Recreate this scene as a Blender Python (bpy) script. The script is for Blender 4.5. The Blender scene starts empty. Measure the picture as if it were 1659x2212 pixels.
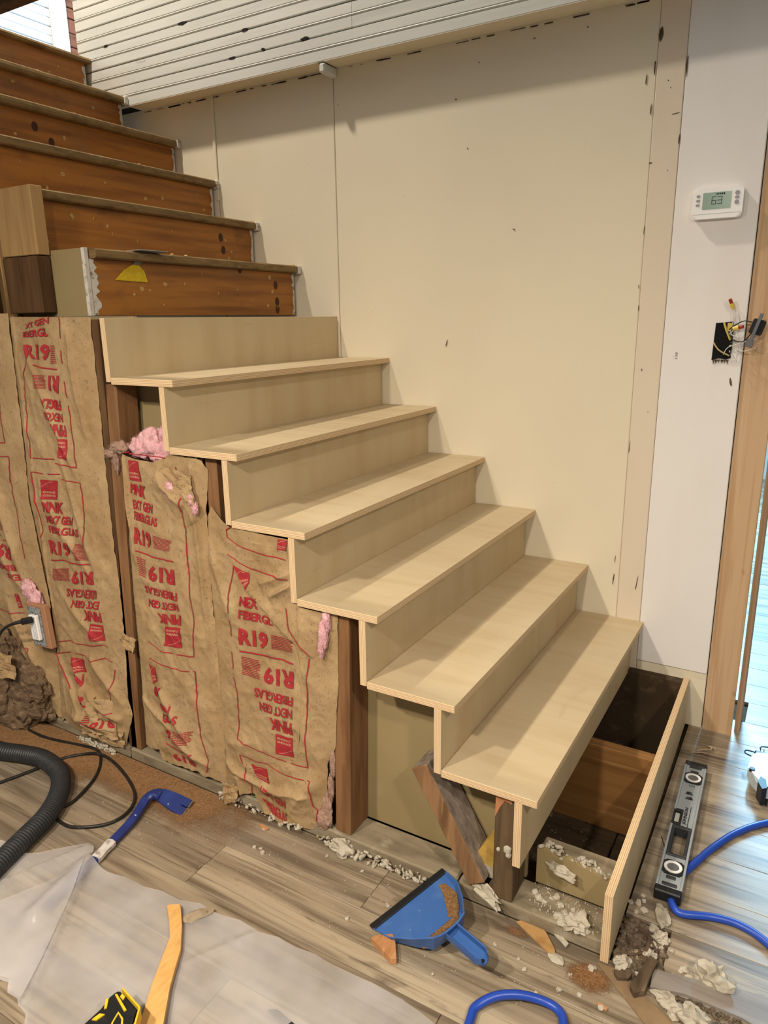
import bpy, bmesh, math, random, json
from mathutils import Vector, Matrix, noise
SC = bpy.context.scene
COL = SC.collection
PI = math.pi
# ---------------------------------------------------------------- camera
cam_d = bpy.data.cameras.new('camera'); cam = bpy.data.objects.new('camera', cam_d); COL.objects.link(cam)
r_, u_, f_ = Vector((0.860684, 0.508938, -0.014323)), Vector((-0.119626, 0.229489, 0.965932)), Vector((-0.494886, 0.829649, -0.258399))
cam.matrix_world = Matrix(((r_.x, u_.x, -f_.x, 0.412417), (r_.y, u_.y, -f_.y, -2.42255), (r_.z, u_.z, -f_.z, 1.367125), (0, 0, 0, 1)))
cam_d.sensor_fit = 'HORIZONTAL'; cam_d.sensor_width = 36.0; cam_d.lens = 36 * 1556.28 / 1659
cam_d.clip_start = 0.02
SC.camera = cam
# ---------------------------------------------------------------- world, lights, exposure
W = bpy.data.worlds.new('world'); SC.world = W; W.use_nodes = True
W.node_tree.nodes['Background'].inputs[0].default_value = (0.94, 0.97, 1.0, 1)
W.node_tree.nodes['Background'].inputs[1].default_value = 0.20
def lamp(name, kind, loc, energy, col, size=0.1, aim=None, size_y=None, spread=None):
    d = bpy.data.lights.new(name, kind); d.energy = energy; d.color = col
    if kind == 'AREA':
        d.shape = 'DISK' if size_y is None else 'RECTANGLE'; d.size = size
        if size_y: d.size_y = size_y
        if spread: d.spread = math.radians(spread)
    else: d.shadow_soft_size = size
    o = bpy.data.objects.new(name, d); o.location = loc; COL.objects.link(o)
    if aim is not None: o.rotation_euler = (Vector(aim) - Vector(loc)).to_track_quat('-Z', 'Y').to_euler()
    return o
WARM = (1.0, 0.89, 0.75)
lamp('ceiling_lamp', 'AREA', (-1.0, -2.75, 2.17), 48, WARM, 0.13)            # three recessed lamps of the room
lamp('ceiling_lamp', 'AREA', (-0.05, -2.95, 2.17), 52, WARM, 0.13)
lamp('ceiling_lamp', 'AREA', (1.25, -2.4, 2.17), 34, WARM, 0.13)
lamp('stairwell_lamp', 'POINT', (-2.05, -0.95, 4.3), 260, (1.0, 0.91, 0.77), 0.07)   # hangs high in the stairwell
lamp('upstairs_daylight', 'AREA', (-2.2, 1.5, 3.7), 42, (0.74, 0.87, 1.0), 1.0, (-3.2, 0.0, 2.7), 1.2)      # window upstairs
lamp('doorway_daylight', 'AREA', (-0.1, 3.0, 2.2), 430, (0.34, 0.70, 1.0), 0.9, (0.9, 0.6, 0.0), 1.1)      # window of the next room
vs = SC.view_settings
vs.view_transform = 'Standard'; vs.look = 'None'; vs.gamma = 1.0; vs.use_curve_mapping = False
vs.exposure = 0.1
# ---------------------------------------------------------------- helpers
def lin(c):
    if isinstance(c, str):
        c = [int(c[i:i + 2], 16) / 255 for i in (0, 2, 4)]
    return tuple(x / 12.92 if x <= 0.04045 else ((x + 0.055) / 1.055) ** 2.4 for x in c[:3]) + (1,)
def mat(name, base, layers=(), rough=0.6, metal=0.0, bump=0.0, bs=(60, 60, 60), spec=0.3, rnd=True, valvar=0.0, alpha=None, trans=0.0, k=1.0, sat=1.0):
    """layers: (colour, scale xyz, lo, hi, strength[, detail]) - each mixes a colour over the base where stretched noise passes lo..hi"""
    def col(c):
        c = lin(c); g = (c[0] + c[1] + c[2]) / 3; q = k ** 2.2
        return tuple(min(1, max(0, (g + (x - g) * sat) * q)) for x in c[:3]) + (1,)
    m = bpy.data.materials.new(name); m.use_nodes = True
    nt = m.node_tree; N = nt.nodes; L = nt.links
    b = N['Principled BSDF']
    b.inputs['Roughness'].default_value = rough; b.inputs['Metallic'].default_value = metal
    b.inputs['Specular IOR Level'].default_value = spec
    tc = N.new('ShaderNodeTexCoord'); vec = tc.outputs['Object']
    oi = N.new('ShaderNodeObjectInfo')
    if rnd:
        mu = N.new('ShaderNodeVectorMath'); mu.operation = 'SCALE'; mu.inputs[0].default_value = (37, 53, 71); L.new(oi.outputs['Random'], mu.inputs['Scale'])
        ad = N.new('ShaderNodeVectorMath'); ad.operation = 'ADD'; L.new(vec, ad.inputs[0]); L.new(mu.outputs[0], ad.inputs[1]); vec = ad.outputs[0]
    def ns(scale, detail=4, dist=0.0):
        mp = N.new('ShaderNodeVectorMath'); mp.operation = 'MULTIPLY'; mp.inputs[1].default_value = scale; L.new(vec, mp.inputs[0])
        n = N.new('ShaderNodeTexNoise'); n.inputs['Scale'].default_value = 1; n.inputs['Detail'].default_value = detail; n.inputs['Distortion'].default_value = dist
        L.new(mp.outputs[0], n.inputs['Vector']); return n.outputs['Fac']
    cur = None
    rgb = N.new('ShaderNodeRGB'); rgb.outputs[0].default_value = col(base); cur = rgb.outputs[0]
    for ly in layers:
        c, s, lo, hi, st = ly[:5]
        f = ns(s, ly[5] if len(ly) > 5 else 4, ly[6] if len(ly) > 6 else 0.0)
        mr = N.new('ShaderNodeMapRange'); mr.inputs[1].default_value = lo; mr.inputs[2].default_value = hi; mr.inputs[4].default_value = st
        L.new(f, mr.inputs[0])
        mx = N.new('ShaderNodeMix'); mx.data_type = 'RGBA'; L.new(mr.outputs[0], mx.inputs[0]); L.new(cur, mx.inputs[6]); mx.inputs[7].default_value = col(c); cur = mx.outputs[2]
    if valvar:
        hs = N.new('ShaderNodeHueSaturation'); mr = N.new('ShaderNodeMapRange'); mr.inputs[3].default_value = 1 - valvar; mr.inputs[4].default_value = 1 + valvar
        L.new(oi.outputs['Random'], mr.inputs[0]); L.new(mr.outputs[0], hs.inputs['Value']); L.new(cur, hs.inputs['Color']); cur = hs.outputs[0]
    L.new(cur, b.inputs['Base Color'])
    if bump:
        bp = N.new('ShaderNodeBump'); bp.inputs['Strength'].default_value = bump; bp.inputs['Distance'].default_value = 0.004
        L.new(ns(bs, 6), bp.inputs['Height']); L.new(bp.outputs[0], b.inputs['Normal'])
    if trans: b.inputs['Transmission Weight'].default_value = trans
    if alpha is not None: b.inputs['Alpha'].default_value = alpha
    return m
def ply_edge_mat(name, t):
    """plies seen on a sawn edge: stripes across the local z of the board"""
    m = mat(name, 'd9bd93', [('b98f68', (90, 90, 300), .45, .75, .5)], rough=.8)
    nt = m.node_tree; N = nt.nodes; L = nt.links; b = N['Principled BSDF']
    tc = N.new('ShaderNodeTexCoord'); sp = N.new('ShaderNodeSeparateXYZ'); L.new(tc.outputs['Object'], sp.inputs[0])
    dv = N.new('ShaderNodeMath'); dv.operation = 'DIVIDE'; dv.inputs[1].default_value = t; L.new(sp.outputs['Z'], dv.inputs[0])
    cr = N.new('ShaderNodeValToRGB'); cr.color_ramp.interpolation = 'CONSTANT'
    st = [(0, 'd8bd92'), (.14, 'b48a68'), (.2, 'd9bf97'), (.36, 'a47a5a'), (.43, 'e0c79f'), (.6, 'aa8062'), (.66, 'd8bc92'), (.82, 'b48a66'), (.88, 'e0c89f')]
    el = cr.color_ramp.elements
    el[0].position = 0; el[0].color = lin(st[0][1]); el[1].position = st[1][0]; el[1].color = lin(st[1][1])
    for p, c in st[2:]:
        e = el.new(p); e.color = lin(c)
    L.new(dv.outputs[0], cr.inputs[0])
    old = b.inputs['Base Color'].links[0].from_socket
    mx = N.new('ShaderNodeMix'); mx.data_type = 'RGBA'; mx.inputs[0].default_value = .78; L.new(old, mx.inputs[6]); L.new(cr.outputs[0], mx.inputs[7]); L.new(mx.outputs[2], b.inputs['Base Color'])
    return m
WL = {}
def link(o, parent=None):
    COL.objects.link(o)
    if parent is not None: o.parent = parent
    WL[o.name] = WL.get(parent.name, Vector()) if parent is not None else Vector(o.location)
    return o
def tag(o, label=None, cat=None, group=None, kind=None):
    if label: o['label'] = label
    if cat: o['category'] = cat
    if group: o['group'] = group
    if kind: o['kind'] = kind
    return o
def thing(name, label, cat, loc=(0, 0, 0), rot=(0, 0, 0), group=None, kind=None):
    o = bpy.data.objects.new(name, None); o.empty_display_size = .05; o.location = loc; o.rotation_euler = rot
    link(o); return tag(o, label, cat, group, kind)
def struct(name, loc=(0, 0, 0)):
    return thing(name, None, None, loc, kind='structure')
def obj(name, bm, mats, parent=None, loc=None, local=False, smooth=False, rot=None):
    """link one bmesh as ONE object; vertices come in world space unless local"""
    me = bpy.data.meshes.new(name)
    if not local:
        off = WL.get(parent.name, Vector()) if parent is not None else Vector(loc or (0, 0, 0))
        if off.length: bmesh.ops.translate(bm, verts=bm.verts, vec=-off)
    bmesh.ops.recalc_face_normals(bm, faces=bm.faces)
    if smooth:
        for f in bm.faces: f.smooth = True
    bm.to_mesh(me); bm.free()
    for m in (mats if isinstance(mats, (list, tuple)) else [mats]): me.materials.append(m)
    o = bpy.data.objects.new(name, me)
    if loc is not None: o.location = loc
    if rot is not None: o.rotation_euler = rot
    return link(o, parent)
def box(bm, x0, x1, y0, y1, z0, z1, mi=0, bev=0, M=None):
    vs_ = [bm.verts.new((x, y, z)) for x in (x0, x1) for y in (y0, y1) for z in (z0, z1)]
    if M is not None:
        for v in vs_: v.co = M @ v.co
    fs = []
    for idx in ((0, 1, 3, 2), (4, 6, 7, 5), (0, 4, 5, 1), (2, 3, 7, 6), (0, 2, 6, 4), (1, 5, 7, 3)):
        f = bm.faces.new([vs_[i] for i in idx]); f.material_index = mi; fs.append(f)
    if bev:
        es = list({e for f in fs for e in f.edges})
        r = bmesh.ops.bevel(bm, geom=es, offset=bev, segments=1, affect='EDGES', profile=.5)
        for f in r['faces']: f.material_index = mi
    return vs_
def prism(bm, pts, axis, a, b, mi=0):
    """extrude a 2-D outline along an axis from a to b"""
    def P(p, t): return {'x': (t, p[0], p[1]), 'y': (p[0], t, p[1]), 'z': (p[0], p[1], t)}[axis]
    A = [bm.verts.new(P(p, a)) for p in pts]; Bv = [bm.verts.new(P(p, b)) for p in pts]
    n = len(pts); fs = [bm.faces.new(A), bm.faces.new(Bv[::-1])]
    for i in range(n): fs.append(bm.faces.new((A[i], Bv[i], Bv[(i + 1) % n], A[(i + 1) % n])))
    for f in fs: f.material_index = mi
    return A, Bv
def catmull(pts, n=8):
    P = [Vector(p) for p in pts]; P = [P[0] * 2 - P[1]] + P + [P[-1] * 2 - P[-2]]; out = []
    for i in range(1, len(P) - 2):
        for k in range(n):
            t = k / n; a, b, c, d = P[i - 1:i + 3]
            out.append(.5 * ((2 * b) + (c - a) * t + (2 * a - 5 * b + 4 * c - d) * t * t + (3 * b - a - 3 * c + d) * t ** 3))
    out.append(P[-2]); return out
def tube(bm, pts, r, seg=10, mi=0, cap=True, flat=1.0):
    n = len(pts); rad = r if callable(r) else (lambda i: r); rings = []; up = Vector((0, 0, 1)); prev = None
    for i, p in enumerate(pts):
        t = (pts[min(i + 1, n - 1)] - pts[max(i - 1, 0)]).normalized()
        if prev is None:
            a = t.cross(up);  a = a if a.length > .05 else t.cross(Vector((1, 0, 0)))
        else: a = prev - t * prev.dot(t)
        a.normalize(); prev = a; b = a.cross(t)
        rings.append([bm.verts.new(p + a * rad(i) * math.cos(2 * PI * k / seg) + b * rad(i) * flat * math.sin(2 * PI * k / seg)) for k in range(seg)])
    for i in range(n - 1):
        for k in range(seg):
            f = bm.faces.new((rings[i][k], rings[i][(k + 1) % seg], rings[i + 1][(k + 1) % seg], rings[i + 1][k])); f.material_index = mi; f.smooth = True
    if cap:
        bm.faces.new(rings[0][::-1]).material_index = mi; bm.faces.new(rings[-1]).material_index = mi
def cyl(bm, c, r, z0, z1, seg=20, mi=0, M=None):
    A = [bm.verts.new((c[0] + r * math.cos(2 * PI * k / seg), c[1] + r * math.sin(2 * PI * k / seg), z0)) for k in range(seg)]
    Bv = [bm.verts.new((v.co.x, v.co.y, z1)) for v in A]
    if M is not None:
        for v in A + Bv: v.co = M @ v.co
    fs = [bm.faces.new(A[::-1]), bm.faces.new(Bv)]
    for k in range(seg): fs.append(bm.faces.new((A[k], A[(k + 1) % seg], Bv[(k + 1) % seg], Bv[k])))
    for f in fs: f.material_index = mi
NB = bmesh.new
def nz(x, y, z, s=1.0): return noise.noise(Vector((x * s, y * s, z * s)))
def fbm(x, y, z, s=1.0, o=4): return noise.fractal(Vector((x * s, y * s, z * s)), 1.0, 2.0, o)
rng = random.Random(7)
# ---------------------------------------------------------------- materials
PLY = mat('birch_plywood', 'd3bd95', [('c2a679', (3.2, 26, 60), .42, .72, .55, 6), ('dcc9a4', (5, 1.5, 8), .5, .7, .5), ('b89a6d', (9, 160, 160), .6, .8, .35), ('a98a5e', (14, 3.2, 14), .68, .78, .35, 2)], rough=.55, bump=.05, bs=(200, 20, 200), k=.93, sat=.9)
PLYR = mat('birch_plywood_riser', 'cdb891', [('bda277', (3.0, 14, 60), .42, .72, .55, 6), ('d6c39e', (2.5, 1.2, 8), .5, .7, .5), ('a98f66', (40, 5, 5), .66, .78, .35)], rough=.55, bump=.05, bs=(200, 20, 200), k=.97, sat=1.0)
PLYE = ply_edge_mat('plywood_plies', .018)
OLD = mat('stained_pine', '8d5a20', [('5f340e', (2, 2.5, 40), .42, .68, .75, 6), ('8f5820', (2, 3, 30), .52, .75, .6, 5), ('4a2c12', (6, 7, 9), .62, .78, .6, 3), ('6b5638', (5, 6, 12), .58, .8, .5, 6)], rough=.45, spec=.4, bump=.05, bs=(90, 9, 90), k=1.2)
OLDT = mat('worn_tread_edge', '7d6540', [('553f22', (3, 14, 60), .45, .7, .7, 5), ('8d7a58', (4, 30, 60), .58, .75, .7, 5), ('5a3a16', (3, 5, 30), .6, .75, .6)], rough=.7, bump=.15, bs=(80, 40, 120), k=1.05)
CREAM = mat('cream_wall_paint', 'e3d7bb', [('d6cbb2', (1.2, 1.2, 1.0), .45, .7, .55, 3), ('ddcba5', (2.2, 2.2, 3), .6, .78, .35, 3), ('cfc1a2', (5, 5, 2.2), .68, .82, .4, 6), ('b9a988', (22, 22, 22), .74, .8, .35, 2)], rough=.75, bump=.03, bs=(30, 30, 30), rnd=False, sat=.93)
CREAM2 = mat('cream_wall_strip', 'ddcbaf', [('cdb999', (3, 3, 1.2), .5, .75, .5, 5), ('b39c78', (25, 25, 14), .72, .78, .6, 3)], rough=.75, rnd=False, sat=.8, k=1.02)
WHITE = mat('white_wall_primer', 'e9e4de', [('ded5cc', (4, 4, 1.5), .5, .75, .5, 4)], rough=.6, bump=.05, bs=(70, 70, 70), rnd=False)
BEAD = mat('beadboard_paint', 'dedccb', [('c6c6b4', (1.6, 5, 9), .45, .72, .7, 5), ('b5b6a6', (1.1, 9, 22), .6, .8, .6, 6), ('8d866e', (7, 9, 40), .72, .78, .55, 4)], rough=.5, bump=.08, bs=(10, 40, 60), k=.98, sat=.55)
DARKGAP = mat('dark_gap', '1d1812', rough=.9)
GRIME = mat('grime', '4a3d2c', [('7a6a50', (30, 30, 30), .5, .65, .8)], rough=.9)
STUDM = mat('old_stud_wood', '87603a', [('5b3719', (40, 40, 4), .42, .7, .8, 6), ('94683a', (30, 30, 3), .55, .75, .6, 5), ('43280f', (18, 18, 3), .64, .76, .7, 4)], rough=.8, bump=.2, bs=(120, 120, 12), sat=.92)
STUDD = mat('dark_stud_wood', '5b4026', [('3f2a16', (40, 40, 4), .42, .7, .8, 6), ('725638', (30, 30, 3), .55, .75, .6, 5)], rough=.85, bump=.2, bs=(120, 120, 12))
STUDL = mat('pale_fir', 'a98759', [('8d6a40', (40, 40, 3), .45, .7, .7, 6), ('5e4529', (9, 9, 5), .68, .8, .6, 4)], rough=.75, bump=.1, bs=(120, 120, 12))
DUSTY = mat('dusty_plate', '8d8069', [('675a46', (8, 30, 30), .4, .65, .8, 6), ('b3a992', (14, 20, 20), .58, .75, .7, 6), ('d8d2c4', (25, 25, 25), .7, .78, .6)], rough=.95, bump=.3, bs=(60, 60, 60))
DRYB = mat('drywall_back_paper', 'a08d64', [('8f7c55', (3, 3, 3), .45, .7, .6, 4), ('b4a27a', (8, 8, 5), .6, .75, .4, 5), ('6e5d3c', (16, 16, 16), .72, .8, .4)], rough=.9, bump=.04, k=.93)
PLASTER = mat('broken_plaster', 'cbc1ad', [('a3967d', (40, 40, 40), .5, .7, .7, 5), ('8b7d63', (70, 70, 70), .66, .76, .6)], rough=.95, bump=.4, bs=(150, 150, 150), k=.9)
SUB = mat('old_subfloor', '4a3b29', [('32261a', (5, 30, 5), .4, .7, .8, 6), ('68563f', (20, 40, 20), .58, .72, .6, 6)], rough=.95, bump=.3, bs=(60, 90, 60))
PINE = mat('new_pine', 'c7a681', [('b48c63', (50, 50, 1.6), .45, .68, .7, 3, 1.2), ('d3b591', (22, 22, 1.2), .55, .72, .6, 3), ('8a5c30', (20, 20, 9), .74, .78, .9, 1)], rough=.6, bump=.03)
LAM = mat('laminate_plank', 'a8977e', [('5f5040', (1.6, 24, 1), .44, .66, .8, 8, .8), ('c9b89c', (1.2, 18, 1), .5, .68, .85, 7, .7), ('5a4938', (3, 130, 1), .54, .66, .55, 5), ('4a3b2c', (4, 11, 1), .62, .76, .75, 5, 2.0), ('968c82', (.8, 3, 1), .5, .7, .5, 3)], rough=.42, spec=.45, bump=.06, bs=(8, 220, 1), valvar=.08, k=.88)
BLUEB = mat('upstairs_board_paint', 'e6eef5', [('cfdbe6', (3, 2, 20), .5, .75, .5)], rough=.45)
BRICKW = mat('rough_siding', '8a5c48', [('5c3b30', (10, 6, 50), .45, .7, .8, 5), ('8e8478', (8, 4, 20), .6, .72, .8)], rough=.9, bump=.3)
# ---------------------------------------------------------------- stair geometry constants
RUN, RISE, DEP, TH, YN = .1996, .175, .2329, .018, -1.1008
def fx(k): return -(k - 2) * RUN        # front edge of tread k
# ---------------------------------------------------------------- wall on the right of the stairs
wr = struct('wall_right')
bm = NB(); box(bm, -4.2, .215, .02, .13, -.2, 2.43); box(bm, -2.46, .215, .02, .13, 2.43, 4.4); box(bm, .215, 1.6, .02, .13, 2.3, 4.4); box(bm, 1.45, 3, .02, .13, -.2, 4.4); obj('wall_core', bm, DARKGAP, wr)
def panel(x0, x1, z0, z1, m, y0=0.0, y1=.019, name='drywall_panel', bev=.002):
    bm = NB(); box(bm, x0, x1, y0, y1, z0, z1, bev=bev); return obj(name, bm, m, wr)
panel(-2.9, -1.8075, .9, 2.245, CREAM); panel(-1.8045, -1.2225, .9, 2.245, CREAM, y0=.0015)
panel(-1.2195, -.0935, .15, 2.3, CREAM, y0=.0005); panel(-.0925, -.0135, .15, 2.3, CREAM2, y0=-.001)
panel(-.0125, .214, .205, 2.5, WHITE, y0=-.0005); panel(-.0125, .214, 0.0, .204, CREAM, y0=.006)
# joint compound bead on the first seam and the chipped corner of the second
bm = NB(); box(bm, -1.815, -1.8, -.006, .001, 1.85, 2.243, bev=.002); obj('joint_ridge', bm, CREAM, wr)
# beadboard above: each board is one piece, a groove and bead between
def bead_board(x0, x1, z, h, y=-.08):
    g = .0035
    prof = [(y + .016, z), (y + .003, z), (y, z + .0025), (y, z + h / 2 - .006), (y + g, z + h / 2 - .0045), (y, z + h / 2 - .003), (y - .0015, z + h / 2), (y, z + h / 2 + .003), (y + g, z + h / 2 + .0045), (y, z + h / 2 + .006), (y, z + h - .0045), (y + g, z + h - .0025), (y + .016, z + h - .002)]
    bm = NB(); prism(bm, prof, 'x', x0, x1); return obj('bead_board', bm, BEAD, wr)
z = 2.2425; i = 0; hh = .0795
while z < 3.55:
    xl = -2.445 if z < 2.40 else -2.477
    dy = -.0795 + rng.uniform(-.0008, .0008)
    if i % 3 == 1:
        xm = rng.uniform(-1.2, .4); bead_board(xl, xm, z, hh, dy); bead_board(xm + .001, 1.2, z, hh, dy + .0005)
    else: bead_board(xl, 1.2, z, hh, dy)
    z += hh + rng.uniform(.0005, .0022); i += 1
bm = NB(); box(bm, -2.44, 1.2, -.063, .03, 2.246, 3.6); obj('framing', bm, DARKGAP, wr)
bm = NB(); box(bm, -2.2, -1.23, -.079, -.0005, 2.2405, 2.2455, bev=.001); obj('edge_strip', bm, CREAM, wr)
bm = NB(); box(bm, -1.205, 1.2, -.079, -.0005, 2.2405, 2.2455, bev=.001); obj('edge_strip', bm, CREAM, wr)
bm = NB(); box(bm, -1.226, -1.2, -.08, -.001, 2.207, 2.2395, bev=.006); obj('nailing_block', bm, BEAD, wr)
bm = NB()
for x, zz, w in ((-1.55, 2.402, .03), (-1.86, 2.482, .05), (-1.47, 2.325, .02), (-1.62, 2.322, .035), (-2.3, 2.48, .03), (-1.28, 2.325, .05), (-1.36, 2.482, .02), (-.9, 2.402, .05)):
    prism(bm, [(x + math.cos(a) * w / 2 * rng.uniform(.7, 1.1), zz + math.sin(a) * .0055 * rng.uniform(.5, 1.2)) for a in [2 * PI * c / 9 for c in range(9)]], 'y', -.0812, -.078)
obj('knot_gap', bm, DARKGAP, wr)['kind'] = 'stuff'
# dirt line under the strip, scars on the panels
bm = NB()
for k in range(60):
    x = rng.uniform(-2.2, -.1); w = rng.uniform(.006, .05); zz = 2.236 - rng.random() * .002
    box(bm, x, x + w, -.0012, .0, zz - rng.uniform(.001, .004), zz)
obj('torn_paint_edge', bm, GRIME, wr)['kind'] = 'stuff'
scars = [(-.514, 1.65, .014, .003, 20), (-.757, 1.282, .004, .028, 15), (-.091, 1.805, .012, .004, 0), (-.041, 1.068, .003, .003, 0), (-.087, 2.14, .014, .045, 4), (-.098, 2.06, .005, .04, 0), (-.101, 1.95, .003, .03, 2), (-.649, 2.165, .004, .004, 0), (-.686, 1.916, .004, .004, 0), (-.73, 2.069, .005, .006, 0), (-.465, 2.2, .008, .003, 0), (-.098, 1.453, .002, .016, 0), (-.094, 1.39, .002, .02, 0), (-.033, .484, .004, .06, 6), (-.111, .488, .003, .05, 4), (.022, 1.243, .002, .002, 0), (-.01, 2.05, .005, .06, 0), (-.015, 1.86, .004, .035, 4), (-.04, 1.78, .003, .004, 0), (-.05, 2.0, .003, .003, 0), (-.058, 2.02, .004, .004, 0), (-.03, 1.93, .03, .002, -6), (.19, 1.17, .006, .03, -12), (-.11, .56, .002, .03, 3), (-.07, 1.2, .003, .01, 0), (-.12, 2.03, .003, .03, 3), (-.3, 2.2, .004, .004, 0), (-1.2, 2.12, .003, .003, 0), (-.09, .95, .003, .05, 2), (-.095, 1.62, .002, .03, 2)]
bm = NB()
for x, zz, w, h, a in scars:
    M = Matrix.Translation((x, 0, zz)) @ Matrix.Rotation(math.radians(a), 4, 'Y')
    pts = [(math.cos(t) * w / 2 * rng.uniform(.6, 1.1), math.sin(t) * h / 2 * rng.uniform(.7, 1.1)) for t in [2 * PI * k / 8 for k in range(8)]]
    A, Bv = prism(bm, pts, 'y', -.0018, .0)
    for v in A + Bv: v.co = M @ v.co
obj('scar', bm, GRIME, wr)['kind'] = 'stuff'
# plaster crumbs of torn caulk along the stair line on the wall
# ---------------------------------------------------------------- door casing and the floor beyond
t = struct('trim_1'); bm = NB(); box(bm, .2165, .307, .006, .028, -.002, 2.6, bev=.0015); obj('casing_board', bm, PINE, t)
t = struct('trim_2'); bm = NB(); box(bm, .313, .33, .04, .16, -.002, 2.6, bev=.001); obj('jamb_board', bm, mat('jamb_pine', 'a98465', [('8d6a4b', (60, 60, 2), .45, .7, .6, 3)], rough=.6), t)
bm = NB(); box(bm, -1.2, 3.0, 4.4, 4.5, -.03, 2.6); tag(obj('wall_far', bm, WHITE), kind='structure')
# ---------------------------------------------------------------- upstairs: landing, far board wall, casing
wb = struct('wall_back')
bm = NB(); box(bm, -3.32, -3.22, -2.5, 2.5, 2.2, 4.4); obj('wall_core', bm, BRICKW, wb)
z = 2.44
while z < 3.4:
    bm = NB(); prism(bm, [(-3.219, z), (-3.2, z), (-3.198, z + .003), (-3.198, z + .037), (-3.202, z + .0395), (-3.198, z + .042), (-3.198, z + .077), (-3.202, z + .079), (-3.219, z + .079)], 'y', -1.6, .355); obj('wide_board', bm, BLUEB, wb); z += .0815
z = 2.44
while z < 3.4:
    bm = NB(); h = rng.uniform(.05, .09); box(bm, -3.22, -3.2 + rng.uniform(0, .006), .452, .75, z, z + h - .004, bev=.003); obj('siding_board', bm, BRICKW, wb); z += h
t = struct('trim_3'); bm = NB(); prism(bm, [(-3.219, .357), (-3.18, .357), (-3.178, .375), (-3.183, .39), (-3.183, .43), (-3.178, .445), (-3.219, .45)], 'z', 2.44, 3.6); obj('casing_board', bm, BLUEB, t)
bm = NB(); box(bm, -3.22, fx(14) - .052, -2.2, 1.2, 2.3, 2.435); tag(obj('floor', bm, OLDT), kind='structure')
# room ceiling with its opening above the stairs
bm = NB(); box(bm, -4.5, 3.2, -5.5, -1.045, 2.2, 2.44); cl = tag(obj('ceiling', bm, mat('ceiling_paint', 'e4ded0', rough=.8)), kind='structure')
bm = NB(); box(bm, -3.2, -.2, -1.043, -1.005, 2.188, 2.36, bev=.003); obj('opening_trim', bm, STUDD, cl)
# ---------------------------------------------------------------- staircase
st = thing('staircase', 'staircase with pale new plywood treads below and stained brown old steps above', 'staircase', (0, -.55, 0))
def board(name, lx, ly, m, rot, loc, th=TH, parent=st, edge=PLYE):
    """board in its own space: lx across, ly along, th thick (local z); edges show the plies"""
    bm = NB(); box(bm, 0, lx, 0, ly, 0, th, bev=.0006)
    for f in bm.faces: f.material_index = 0 if abs(f.normal.z) > .9 else 1
    o = obj(name, bm, [m, edge], parent, local=True)
    o.location = Vector(loc) - WL[parent.name]; o.rotation_euler = rot
    return o
for k in range(2, 8):
    board('tread', DEP - .0012, -YN - .002, PLY, (0, 0, 0), (fx(k) - DEP + .0012, YN, k * RISE - TH))
    xb = fx(k) - DEP; top = (k + 1) * RISE - TH - .001
    board('riser', top - (k * RISE - .012), -YN - .004, PLYR, (0, -PI / 2, 0), (xb, YN, k * RISE - .012))
board('riser', .35 - TH - .001 - .163, -YN - .004, PLYR, (0, -PI / 2, 0), (fx(1) - DEP, YN, .163))
board('riser', .176, 1.094, PLYR, (0, -PI / 2, math.radians(.5)), (.173, -1.096, .001))
PAINT = mat('chipped_white_paint', 'd4cec2', [('a8a296', (60, 60, 60), .5, .7, .7, 5), ('7d5a34', (45, 45, 30), .6, .68, .9, 4)], rough=.6)
SPOT = mat('filler_spot', 'c2a066', [('8f6a38', (120, 120, 120), .5, .7, .7)], rough=.9)
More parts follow.
